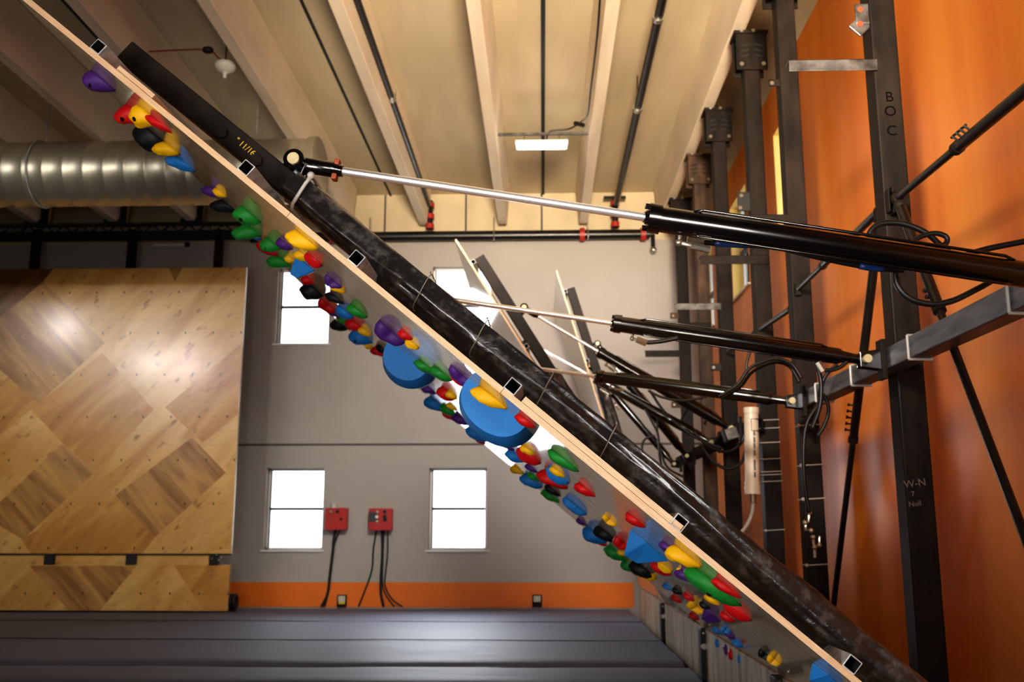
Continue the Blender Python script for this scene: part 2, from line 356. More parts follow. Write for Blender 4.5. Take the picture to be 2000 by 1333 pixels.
# ------------------------------------------------------------------ the setting
YB, XR, XL, YF, ZC, ZP = 19.0, 3.15, -18.0, -5.0, 8.25, 7.24
struct(MB().span((XL, YF, -.5), (XR, YB, -.32)).build('floor', M['concrete']))
def wall_cells(name, plane, u0, u1, z0, z1, holes, lines, zsplit, mats, depth, inward):
    """plane('x'/'y',value). u is the horizontal axis. holes=(ua,ub,za,zb); lines = rects painted with material 2."""
    us = sorted({u0, u1} | {h[0] for h in holes + lines} | {h[1] for h in holes + lines})
    zs = sorted({z0, z1, zsplit} | {h[2] for h in holes + lines} | {h[3] for h in holes + lines})
    ax, val = plane; mb = MB()
    P = (lambda u, z, d=0: V((val + d, u, z))) if ax == 'x' else (lambda u, z, d=0: V((u, val + d, z)))
    for a, b in zip(us, us[1:]):
        for c, d in zip(zs, zs[1:]):
            m = ((a + b) / 2, (c + d) / 2)
            if any(h[0] < m[0] < h[1] and h[2] < m[1] < h[3] for h in holes): continue
            mi = 0 if m[1] < zsplit else 1
            if any(h[0] < m[0] < h[1] and h[2] < m[1] < h[3] for h in lines): mi = 2
            mb.add([P(a, c), P(b, c), P(b, d), P(a, d)], [(0, 1, 2, 3)], mi)
    for a, b, c, d in holes:
        for (p, q) in (((a, c), (b, c)), ((b, c), (b, d)), ((b, d), (a, d)), ((a, d), (a, c))):
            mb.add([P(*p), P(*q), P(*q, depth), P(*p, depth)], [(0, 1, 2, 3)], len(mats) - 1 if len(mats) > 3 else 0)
    # outer skin, so the wall is a solid slab
    return struct(mb.build(name, mats, fixn=False))
def wpx(x, y): p = onY(x, y, YB); return (p.x, p.z)
WIN = []
for (x0, y0, x1, y1) in ((537, 523, 646, 672), (843, 521, 960, 672), (514, 915, 634, 1075), (836, 915, 951, 1075)):
    a = wpx(x0, y1); b = wpx(x1, y0); WIN.append((a[0], b[0], a[1], b[1]))
zu0, zu1 = WIN[0][2], WIN[0][3]; zl0, zl1 = WIN[2][2], WIN[2][3]
WIN = [(w[0], w[1], zu0 if k < 2 else zl0, zu1 if k < 2 else zl1) for k, w in enumerate(WIN)]
gz = wpx(700, 869)[1]
seams = [(wpx(x, 420)[0] - .02, wpx(x, 420)[0] + .02, 7.3, ZC) for x in (752, 1058, 910)]
wall_cells('wall_back', ('y', YB), XL, XR, -.32, ZC, WIN, [(XL, XR, gz - .022, gz + .022)] + seams, ZP, [M['grey_wall'], M['cream'], M['dark_line']], .26, 1)
RW = [(11.25, 12.45, zu0, zu1), (14.3, 15.55, zu0, zu1), (17.35, 18.6, zu0, zu1)]
rseams = [(y - .015, y + .015, 0, ZP + .1) for y in (5.0, 8.1)]
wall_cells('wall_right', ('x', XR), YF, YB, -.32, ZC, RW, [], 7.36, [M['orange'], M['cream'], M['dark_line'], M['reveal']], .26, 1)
struct(MB().span((XL - .1, YF, -.3), (XL, YB, ZC)).build('wall_left', M['cream']))
struct(MB().span((XL, YF - .1, -.3), (XR, YF, ZC)).build('wall_front', M['cream']))
struct(MB().span((XL, YF, ZC), (XR, YB + .3, ZC + .2)).build('ceiling', M['cream']))
bb = wpx(700, 1138)[1]
struct(MB().span((XL, YB - .015, 0), (1.72, YB - .001, bb)).build('baseboard_back', M['orange_base']))
# concrete double-tee stems
for k, x in enumerate((-11.7, -10.1, -8.5, -6.95, -5.4, -3.88, -2.36, -.77, .85, 2.43)):
    wb, wt = .085, .15; zb = 7.47; ye = 18.62
    poly = [(x - wt, YF, ZC), (x - wb, YF, zb), (x + wb, YF, zb), (x + wt, YF, ZC)]
    o = MB().prism(poly, (0, ye - YF, 0)).build('trim_%d' % (k + 1), M['beam'], bevel=.012); struct(o)
# slab joints
for k, x in enumerate((-9.3, -6.2, -3.1, .045)):
    r = .03 if x > 0 else .016
    struct(MB().span((x - r, YF, ZC - .03), (x + r, YB, ZC)).build('trim_%d' % (11 + k), M['black_matte']))
def window(k, c, plane, zc_bar=True):
    a, b, z0, z1 = c; ax, val = plane
    P = (lambda u, z, d: V((val + d, u, z))) if ax == 'x' else (lambda u, z, d: V((u, val + d, z)))
    r = sroot('window_%d' % k, P((a + b) / 2, z0, .2))
    fr = MB(); w = .045
    def rect(u0, u1, p, q, d0, d1, mb, mi=0): mb.span(P(u0, p, d0), P(u1, q, d1), mi)
    rect(a, a + w, z0, z1, .17, .24, fr); rect(b - w, b, z0, z1, .17, .24, fr); rect(a, b, z0, z0 + w, .17, .24, fr); rect(a, b, z1 - w, z1, .17, .24, fr)
    fr.build('window_frame', M['white_frame'], r, bevel=.006)
    zm = z0 + (z1 - z0) * .5
    m2 = MB(); rect(a + w, b - w, zm - .026, zm + .026, .13, .2, m2)
    rect(a + w, a + w + .022, z0 + w, z1 - w, .165, .2, m2)
    m2.build('meeting_rail', M['dark_bar'], r)
    pn = MB(); rect(a + w, b - w, z0 + w, zm - .02, .205, .211, pn); pn.build('pane', M['glass'], r)
    pn = MB(); rect(a + w, b - w, zm + .02, z1 - w, .205, .211, pn); pn.build('pane', M['glass'], r)
    sl = MB(); s = -1; rect(a - .05, b + .05, z0 - .035, z0, -.04, .17, sl); sl.build('window_sill', M['white_frame'], r, bevel=.006)
for k, w in enumerate(WIN): window(k + 1, w, ('y', YB))
for k, w in enumerate(RW): window(k + 5, w, ('x', XR))

# ------------------------------------------------------------------ crash pads
XK = 1.66; ZK = .48
def pad(y0, y1, label, seamlist):
    t = thing('crash_pad', ((XL + XK) / 2, (y0 + y1) / 2, -.32), label, 'mat', 'grey crash pads covering the floor')
    mb = MB(); nx, ny = 60, max(4, int((y1 - y0) * 5)); x0, x1 = XL + .05, XK - .075
    vs = []
    for j in range(ny + 1):
        for i in range(nx + 1):
            x = x0 + (x1 - x0) * i / nx; y = y0 + (y1 - y0) * j / ny
            z = -.012 + .018 * mnoise.noise(V((x * .5, y * .9, 3))) + .006 * mnoise.noise(V((x * 2, y * 2.5, 9)))
            e = min(j, ny - j) / ny * (y1 - y0)
            if e < .2: z -= .05 * (1 - e / .2) ** 2
            vs.append((x, y, min(z, 0)))
    fs = [(j * (nx + 1) + i, j * (nx + 1) + i + 1, (j + 1) * (nx + 1) + i + 1, (j + 1) * (nx + 1) + i) for j in range(ny) for i in range(nx)]
    mb.add(vs, fs, 0); b = len(vs)
    low = [(p[0], p[1], -.32) for p in vs[:nx + 1]] + [(p[0], p[1], -.32) for p in vs[-(nx + 1):]]
    mb.v += [V(p) for p in low]
    for i in range(nx):
        mb.f += [(i + 1, i, b + i, b + i + 1), (ny * (nx + 1) + i, ny * (nx + 1) + i + 1, b + nx + 2 + i, b + nx + 1 + i)]; mb.m += [1, 1]
    mb.build('pad_cover', [M['pad'], M['pad_dark']], t, smooth=True, fixn=False)
    for y in seamlist:
        s = MB(); s.tube([(x0 + (x1 - x0) * i / 40, y + .01 * math.sin(i), -.004 + .012 * mnoise.noise(V((x0 + (x1 - x0) * i / 40 * .5, y * .9, 3)))) for i in range(41)], .006, 6); s.build('seam', M['pad_dark'], t)
    return t
pad(11.36, 18.95, 'wide blue-grey crash pad reaching the back wall, farthest of the pads', [13.6, 16.2])
pad(9.95, 11.30, 'narrow blue-grey crash pad strip in front of the farthest pad', [])
pad(6.2, 9.88, 'blue-grey crash pad at the bottom edge of the view, nearest of the pads', [])

# ------------------------------------------------------------------ kickboards under the boards
ys = [3.4, 7.2, 10.45, 13.85, 17.3]
kn = ['nearest worn plywood kickboard under the leaning board', 'worn plywood kickboard under the leaning board with small coloured foot holds on it',
      'worn plywood kickboard between the two black posts seen below the leaning board', 'farthest worn plywood kickboard, beside the orange base of the back wall']
for i in range(4):
    o = MB().span((XK, ys[i] + .09, -.3), (XK + .02, ys[i + 1] - .09, ZK - .012)).build('kickboard', M['kick']); tag(o, kn[i], 'kickboard', 'worn kickboards under the boards')
pl = ['black kickboard post nearest the camera', 'black square post left of the kickboard that carries foot holds', 'second black kickboard post, between two worn kickboards', 'farthest black kickboard post by the back wall']
for i in range(1, 4):
    r = thing('kickboard_post', (XK + .05, ys[i], -.3), pl[i], 'post', 'black posts between the kickboards')
    MB().span((XK - .05, ys[i] - .085, -.3), (XK + .06, ys[i] + .085, ZK - .012)).build('post_tube', M['black_matte'], r, bevel=.008)
    MB().cyl((XK - .02, ys[i] - .1, .30), (XK - .02, ys[i] - .08, .30), .03).build('bolt_cap', M['zinc'], r, smooth='auto')
    MB().ball((XK - .02, ys[i] - .085, .43), .022).build('bolt_cap', M['zinc'], r, smooth='auto')

# ------------------------------------------------------------------ tilting boards
class Board:
    def __init__(s, th, y0, y1, L):
        s.th = math.radians(th); s.y0, s.y1, s.L = y0, y1, L
        s.O = V((XK, y0, ZK)); s.e1 = V((-math.cos(s.th), 0, math.sin(s.th))); s.e2 = V((0, 1, 0)); s.e3 = V((math.sin(s.th), 0, math.cos(s.th)))
    def P(s, t, y, d): return s.O + s.e1 * t + s.e2 * y + s.e3 * d
    def px(s, x, y, d=0): return onP(x, y, s.O + s.e3 * d, s.e3)
    def tof(s, x, y, d=0, yb=0.0): return beam_point(s, x, y, yb, d)[1]
    def box(s, mb, t0, t1, y0, y1, d0, d1, mi=0):
        return mb.box(s.P((t0 + t1) / 2, (y0 + y1) / 2, (d0 + d1) / 2), (abs(t1 - t0), abs(y1 - y0), abs(d1 - d0)), (s.e1, s.e2, s.e3), mi)
def sheet(B, t0, t1, d0, d1, y0, y1, name, parent):
    mb = MB(); P = B.P
    vs = [P(t0, y0, d0), P(t1, y0, d0), P(t1, y1, d0), P(t0, y1, d0), P(t0, y0, d1), P(t1, y0, d1), P(t1, y1, d1), P(t0, y1, d1)]
    mb.add(vs, [(0, 3, 2, 1)], 0); mb.add(vs, [(4, 5, 6, 7), (0, 1, 5, 4), (1, 2, 6, 5), (2, 3, 7, 6), (3, 0, 4, 7)], 1)
    def pc(p):
        q = p - B.O; return (q.dot(B.e1), q.dot(B.e2), (q.dot(B.e3) - d0) / max(1e-6, d1 - d0))
    return mb.build(name, [M['ply_face'], M['ply_edge']], parent, ply=pc, fixn=False)
def wrap(B, t0, t1, y0, w, d0, d1, parent, seed, amp=1.0):
    """black plastic sheet folded loosely round a beam, sagging onto the plywood"""
    nt = int((t1 - t0) * 26); sub = 7; mb = MB(); vs = []; H = d1 - d0
    for i in range(nt + 1):
        f = i / nt; t = t0 + (t1 - t0) * f
        dr = d0 + H * (.62 + .3 * math.sin(f * 9 + seed) * (1 - f) - .35 * f + .08 * mnoise.noise(V((t * 1.6, seed, 0))))
        bul = .035 + .012 * mnoise.noise(V((t * 2.1, seed, 5)))
        sag = min(1, max(0, (1 - f) * 4)) * (1 if f < .85 else (1 - f) / .15)
        ds = d0 - .004 - (d0 - PT - .012) * sag * (.75 + .25 * mnoise.noise(V((t * 2.6, seed, 8))))
        up_ = .012 + .014 * max(0, mnoise.noise(V((t * 1.3, seed, 12))))
        ctl = [(y0 + w + .012, d1 + .012), (y0 + w * .4, d1 + up_), (y0 - .01, d1 + .008), (y0 - bul, dr), (y0 - .012, (dr + ds) / 2), (y0 + .03, ds), (y0 + w * .6, ds), (y0 + w + .014, d0 - .006)]
        m = len(ctl)
        for k in range(m):
            a, b = ctl[k], ctl[(k + 1) % m]
            for q in range(sub):
                g = q / sub; yy = a[0] + (b[0] - a[0]) * g; dd = a[1] + (b[1] - a[1]) * g
                ang = (k + g)
                n = .006 * mnoise.noise(V((t * 3 + ang * 1.1, ang * .9, seed))) + .009 * abs(mnoise.noise(V((t * 1.7 - ang * .8, ang * 1.3, seed + 4)))) + .003 * mnoise.noise(V((t * 14, ang * 2, seed)))
                cy, cd = y0 + w / 2, (d0 + d1) / 2; l = math.hypot(yy - cy, dd - cd) or 1
                vs.append(B.P(t, yy + (yy - cy) / l * n * amp * 1.5, max(PT + .003, dd + (dd - cd) / l * n * amp * 1.5)))
    nn = m * sub
    fs = [(i * nn + k, i * nn + (k + 1) % nn, (i + 1) * nn + (k + 1) % nn, (i + 1) * nn + k) for i in range(nt) for k in range(nn)]
    mb.add(vs, fs); return mb.build('plastic_wrap', M['plastic'], parent, smooth=True)
PT = .023
B1 = Board(39.75, 3.56, 10.5, 5.02)
r1 = thing('tilting_board', (XK, 7, ZK), 'huge plywood board leaning at forty degrees, studded with coloured holds, edge toward the camera', 'climbing board')
W1 = B1.y1 - B1.y0
cuts = [0, B1.tof(983, 768), B1.tof(560, 420), 5.02]
for a, b in zip(cuts, cuts[1:]): sheet(B1, a + .001, b - .001, 0, PT, 0, W1, 'plywood_panel', r1)
# second layer of ply behind the lower half and near the top
for (xa, ya, xb, yb, d1) in ((1330, 1030, 1020, 778, .05), (294, 182, 222, 132, .045)):
    sheet(B1, B1.tof(xa, ya), B1.tof(xb, yb), PT, d1, .01, W1 * .98, 'backing_sheet', r1)
# cross tubes
tubes = [(190, 93), (478, 330), (692, 508), (1000, 764), (1322, 1020), (1662, 1303)]
TW = .052
for x, y in tubes:
    t = B1.tof(x, y, PT + TW / 2)
    mb = MB(); mb.sqtube(B1.P(t, -.0, PT + TW / 2), B1.P(t, W1, PT + TW / 2), TW, TW, .004, B1.e3)
    mb.build('cross_tube', [M['galv'], M['tube_in']], r1, bevel=.003)
# main beams
BD0 = PT + TW + .012; BD1 = BD0 + .1; BW = .11
beams1 = [.27, 3.2, 6.2]
tb_top = B1.tof(247, 88, BD1, beams1[0])
for k, y in enumerate(beams1):
    mb = MB(); mb.sqtube(B1.P(.05, y + BW / 2, (BD0 + BD1) / 2), B1.P(tb_top, y + BW / 2, (BD0 + BD1) / 2), BW, BD1 - BD0, .006, B1.e3)
    bo = mb.build('main_beam', [M['steel_dark'], M['tube_in']], r1, bevel=.01)
    if k == 0:
        for (x, yy) in ((436, 262), (503, 318)):
            p = B1.tof(x, yy, BD0 + .035, .27)
            c = B1.P(p, y - .004, BD0 + .035)
            hexp = [c + B1.e1 * (.032 * math.cos(PI / 3 * q)) + B1.e3 * (.026 * math.sin(PI / 3 * q)) for q in range(6)]
            MB().prism(hexp, (0, -.012, 0)).build('end_plug', M['steel_dark'], bo)
        text('marker_writing', '" 11/16', .037, B1.P(B1.tof(468, 296, BD0 + .05, .27), y - .0012, BD0 + .052), (B1.e1 * -1, B1.e3, V((0, -1, 0))), M['yellow_ink'], bo)
t_w0 = B1.tof(578, 350, BD1, .27)
wo = wrap(B1, .1, t_w0, beams1[0], BW, BD0, BD1, r1, 3.1)
for k in (1, 2): wrap(B1, .1, t_w0 - .3, beams1[k], BW, BD0, BD1, r1, 5.7 + k)
# zip tie round the upper end of the wrap and strings further down
def ziploop(B, t, y0, w, d0, d1, parent, r, m, tilt=0.0, name='zip_tie'):
    pts = []
    for k in range(29):
        a = 2 * PI * k / 28; ca, sa = math.cos(a), math.sin(a); q = (abs(ca) ** 6 + abs(sa) ** 6) ** (-1 / 6)
        pts.append(B.P(t + tilt * sa, y0 + w / 2 - .015 + (w / 2 + .042) * ca * q, (d0 + d1) / 2 + ((d1 - d0) / 2 + .03) * sa * q))
    mb = MB().tube(pts, r, 8, False)
    mb.ball(B.P(t + tilt, y0 - .05, d1 + .028), r * 2.0, sc=(1, 1.2, 1))
    return mb.build(name, m, parent, smooth=True)
ziploop(B1, B1.tof(600, 372, BD1, .27), beams1[0], BW, BD0, BD1, r1, .008, M['tie'], .015)
for (x, y) in ((830, 575), (935, 660), (1062, 760), (1180, 868)):
    ziploop(B1, B1.tof(x, y, BD1, .27), beams1[0], BW, BD0, BD1, r1, .0022, M['chalk'], .02, 'tie_string')

B2 = Board(58.5, 11.1, 13.75, 5.15); B3 = Board(73.5, 14.3, 17.2, 5.07)
def far_board(B, label, beams, tops):
    r = thing('tilting_board', (XK, (B.y0 + B.y1) / 2, ZK), label, 'climbing board')
    W = B.y1 - B.y0
    sheet(B, .02, B.L, 0, PT, 0, W, 'plywood_panel', r)
    for t in (.3, 1.4, 2.5, 3.6, B.L - .35):
        mb = MB(); mb.sqtube(B.P(t, -.0, PT + TW / 2), B.P(t, W, PT + TW / 2), TW, TW, .004, B.e3); mb.build('cross_tube', [M['galv'], M['tube_in']], r)
    for k, y in enumerate(beams):
        mb = MB(); mb.sqtube(B.P(.05, y + .06, BD0 + .065), B.P(tops, y + .06, BD0 + .065), .12, .13, .006, B.e3)
        mb.build('main_beam', [M['steel_dark'], M['tube_in']], r, bevel=.01)
        wrap(B, .2, tops * .66, y, .12, BD0, BD0 + .13, r, 11 + k + B.y0, 1.5)
    return r
far_board(B2, 'second plywood board, steeper than the huge one, its edge over the upper window', [.15, 2.2], B2.tof(927, 500, BD1))
far_board(B3, 'third and steepest plywood board, standing nearly upright before the back wall, without a window behind', [.15, 2.4], B3.tof(1112, 560, BD1))

# ------------------------------------------------------------------ steel columns
CX = 2.55; CWD = .19
CY = [6.79, 9.39, 11.0, 13.2, 14.93, 17.05]
clab = ['tall dark steel column closest to the camera, stamped with letters and chalk marked',
        'second tall steel column, with white zip ties and small hose fittings on its front',
        'third tall steel column, with a long cream conduit tied to its left side',
        'fourth tall steel column, standing before the second orange wall window',
        'fifth tall steel column, with a paler top bracket, between the fourth and the last',
        'last and farthest tall steel column, next to the grey back wall']
arms = [(1540, 1702, 118, 140), (1445, 1537, 420, 436), (1368, 1500, 500, 517), (1318, 1406, 593, 606), (1300, 1388, 631, 644), (1260, 1328, 685, 698)]
COLS = []
for k, y in enumerate(CY):
    r = thing('steel_column', (CX, y, -.32), clab[k], 'column', 'steel columns along the orange wall', 'thing')
    COLS.append(r)
    m = M['steel_dark'] if k != 4 else M['steel_rust']
    MB().span((CX - CWD / 2, y - CWD / 2, -.32), (CX + CWD / 2, y + CWD / 2, 7.3)).build('column_post', m, r, bevel=.012)
    # slotted top bracket
    if k:
        b = MB(); zt, zb = 7.42, 6.9; w = .37
        b.span((CX - w / 2, y - CWD / 2 - .035, zb), (CX + w / 2, y - CWD / 2, zt - .05))
        b.span((CX - w / 2, y + CWD / 2, zb), (CX + w / 2, y + CWD / 2 + .03, zt - .05))
        b.span((CX - w / 2 - .02, y - CWD / 2 - .06, zt - .06), (CX + w / 2 + .02, y + CWD / 2 + .05, zt - .02))
        br = b.build('top_bracket', M['steel_rust'] if k == 4 else M['steel_dark'], r, bevel=.005)
        s = MB()
        for i in (-1, 1):
            for j in range(3):
                c = V((CX + i * .085, y - CWD / 2 - .037, zb + .17 + .07 * j))
                MB().box(c, (.10, .006, .022), (V((.97, 0, -.22 * i)), V((0, 1, 0)), V((.22 * i, 0, .97)))).build('slot', M['tube_in'], br)
        for i in (-1, 1):
            MB().cyl((CX + i * .13, y - CWD / 2 - .06, zb + .06), (CX + i * .13, y - CWD / 2 - .03, zb + .06), .026, n=8).build('bolt', M['zinc'], br, smooth='auto')
            MB().cyl((CX + i * .07 - .05, y - CWD / 2 - .085, zt - .04), (CX + i * .07 - .05, y - CWD / 2 - .055, zt - .04), .022, n=8).build('bolt', M['zinc'], br, smooth='auto')
    # angle iron arm reaching left
    x0, x1, y0, y1 = arms[k]; yy = y - CWD / 2 - .02
    a = onY(x0, y0, yy); c = onY(x1, y0, yy); q = onY(x0, y1, yy); h = max(.07, a.z - q.z); xe = max(c.x, CX - CWD / 2 + .02)
    am = MB(); am.span((a.x, yy - .008, a.z - h), (xe, yy, a.z)); am.span((a.x, yy - .008, a.z - .008), (xe, yy + h, a.z))
    am.build('angle_arm', M['angle'] if k in (0, 3) else M['steel_dark'], r, bevel=.003)
def lug(k, x, y, w, h, holes, m, name='lug'):
    yy = CY[k] - CWD / 2 + .03; c = onY(x, y, yy); s = yy / F
    mb = MB(); xr = CX - CWD / 2 + .01
    W = xr - (c.x - w * s / 2)
    mb.box((xr - W / 2, yy, c.z), (W, .025, h * s)); o = mb.build(name, m, COLS[k], bevel=.008)
    hb = MB()
    for (dx, dy) in holes:
        p = onY(x + dx, y + dy, yy - .014); hb.cyl(p, p + V((0, .02, 0)), .022, n=12)
    if holes: hb.build('lug_hole', M['copper'] if k == 0 else M['zinc'], o, smooth='auto')
lug(0, 1684, 28, 30, 46, [(-4, -10), (-4, 18)], M['angle'])
lug(1, 1512, 162, 22, 16, [(-4, 0)], M['steel_dark'])
lug(2, 1450, 394, 20, 40, [(-2, -12), (-4, 12)], M['black_matte'])
lug(3, 1396, 718, 18, 14, [(-2, 0)], M['black_matte'])
lug(5, 1316, 617, 14, 12, [(-1, 0)], M['steel_rust'])
lug(5, 1318, 791, 14, 12, [(-1, 0)], M['steel_rust'])
# rotated gusset below the near lug
p = onY(1679, 52, CY[0] - .06); g = MB().box(p, (.12, .02, .12), (V((.7, 0, .7)), V((0, 1, 0)), V((-.7, 0, .7)))); g.build('gusset', M['angle'], COLS[0], bevel=.006)
# marks on the nearest column
yf = CY[0] - CWD / 2 - .001
for ch, (x, y) in zip('BOC', ((1737, 190), (1739, 218), (1742, 256))):
    text('stamped_letter', ch, .11, onY(x, y, yf), (V((1, 0, 0)), V((0, 0, 1)), V((0, -1, 0))), M['stamp'], COLS[0])
for s, (x, y), sz in (('W-N', (1787, 945), .07), ('7', (1783, 966), .05), ('Null', (1787, 985), .05)):
    text('chalk_writing', s, sz, onY(x, y, yf), (V((1, 0, .12)), V((-.12, 0, 1)), V((0, -1, 0))), M['chalk'], COLS[0])
def colloop(k, z, r, tie, x0=None):
    y = CY[k]; h = CWD / 2 + .006; xl = CX - h if x0 is None else x0
    pts = [(xl, y - h, z), (CX + h, y - h, z + .012), (CX + h, y + h, z), (CX - h, y + h, z), (xl, y - h, z)]
    mb = MB()
    for a, b in zip(pts, pts[1:]): mb.cyl(a, b, r, n=6)
    mb.ball((xl - .005, y - h - .006, z), r * 2.6, 8, 6)
    return mb.build('zip_tie', M['tie'], tie, smooth='auto')
for yy in (832, 910, 976, 1105): colloop(1, onY(1575, yy, CY[1] - .1).z, .007, COLS[1])
fm = MB(); yq = CY[1] - CWD / 2 - .04
for pts in ([(1581, 1003), (1579, 1020), (1573, 1022), (1574, 1036), (1584, 1037)], [(1588, 1050), (1590, 1068), (1600, 1066), (1601, 1048)], [(1591, 1070), (1592, 1090)]):
    fm.tube([onY(x, y, yq) for x, y in pts], .017, 8)
    for x, y in pts[::2]: fm.ball(onY(x, y, yq), .028, 8, 6)
fm.build('hose_fitting', M['zinc'], COLS[1], smooth='auto')

# cream conduit strapped to the third column
yc = CY[2] - .1; pa, pb = onY(1467, 797, yc - .07), onY(1470, 966, yc - .07)
cr = thing('conduit_tube', (pb.x, pb.y, pb.z), 'long cream plastic conduit tube standing upright, tied to the third steel column', 'conduit')
MB().tube([pb, pb + (pa - pb) * .14, pb + (pa - pb) * .141, pb + (pa - pb) * .93, pb + (pa - pb) * .931, pa], [.086, .086, .079, .079, .086, .086], 22).build('conduit_body', M['pvc'], cr, smooth='auto')
pm = MB()
for f in (.22, .3, .36, .47, .55, .62, .7): 
    q = pb + (pa - pb) * f; pm.box((q.x + .012, q.y - .0795, q.z), (.018, .004, .06))
pm.build('printed_marks', M['angle'], cr)
for yy in (822, 838, 866, 898, 923, 929, 942, 1037):
    z = onY(1500, yy, yc).z
    colloop(2, z, .006, cr if yy < 1000 else COLS[2], pa.x + .05 if yy < 1000 else None)
tail = [onY(x, y, yc - .07) for x, y in ((1470, 966), (1471, 985), (1466, 1012), (1452, 1036), (1434, 1052))]
t = thing('conduit_cable', tail[-1], 'pale grey flexible cable hanging from the bottom of the cream conduit', 'cable')
MB().tube(catmull(tail), .022, 10).build('cable_run', M['grey_hose'], t, smooth=True)
MB().cyl(tail[0], tail[0] + V((0, 0, -.1)), .04, .03).build('cable_gland', M['zinc'], t, smooth='auto')

# ------------------------------------------------------------------ mounting rails with plates
RX, RZ, RW_ = 2.375, 2.61, .14
def rail(y0, y1, m, label, plates, ties):
    r = thing('mounting_rail', (RX, (y0 + y1) / 2, RZ), label, 'rail', 'rails carrying the cylinders')
    MB().sqtube((RX, y0, RZ), (RX, y1, RZ), RW_, RW_, .008, V((0, 0, 1))).build('rail_tube', [m, M['tube_in']], r, bevel=.012)
    for (y, z) in plates:
        MB().box((RX - RW_ / 2 - .016, y, z), (.032, .11, .27)).build('mount_plate', M['steel_dark'], r, bevel=.004)
        c = MB()
        for i in (-1, 1): c.prism([(RX - RW_ / 2 - .02, y + i * .04, z + .07), (RX - RW_ / 2 - .17, y + i * .04, z + .05), (RX - RW_ / 2 - .17, y + i * .04, z - .05), (RX - RW_ / 2 - .02, y + i * .04, z - .07)], (0, .014, 0))
        ce = c.build('clevis', M['black_gloss'], r, bevel=.003)
        MB().cyl((RX - RW_ / 2 - .13, y - .075, z), (RX - RW_ / 2 - .13, y + .075, z), .028).build('pin', M['brass'], ce, smooth='auto')
    h = RW_ / 2 + .006
    for y in ties:
        mb = MB(); pts = [(RX - h, y, RZ - h), (RX + h, y + .02, RZ - h), (RX + h, y + .02, RZ + h), (RX - h, y, RZ + h), (RX - h, y, RZ - h)]
        for a, b in zip(pts, pts[1:]): mb.cyl(a, b, .009, n=8)
        mb.build('zip_tie', M['tie'], r, smooth='auto')
    return r
plY = [3.9, 6.5, 8.5]
PZ = [onX(2112, 546, 2.175).z, onX(1694, 701, 2.175).z, onX(1541, 786, 2.175).z]
rail(3.3, 8.75, M['steel_rail'], 'long blue-grey steel rail across the columns, carrying the three nearest cylinders', list(zip(plY, PZ)), [4.72, 6.05, 7.2, 8.15])
PL2 = [(11.25, onX(1440, 828, 2.15).z), (12.6, onX(1399, 857, 2.15).z), (14.75, onX(1350, 885, 2.15).z), (16.2, onX(1327, 900, 2.15).z)]
rail(10.75, 16.9, M['steel_dark'], 'far dark steel rail behind the tangle of hoses, carrying the four farthest cylinders', PL2, [])

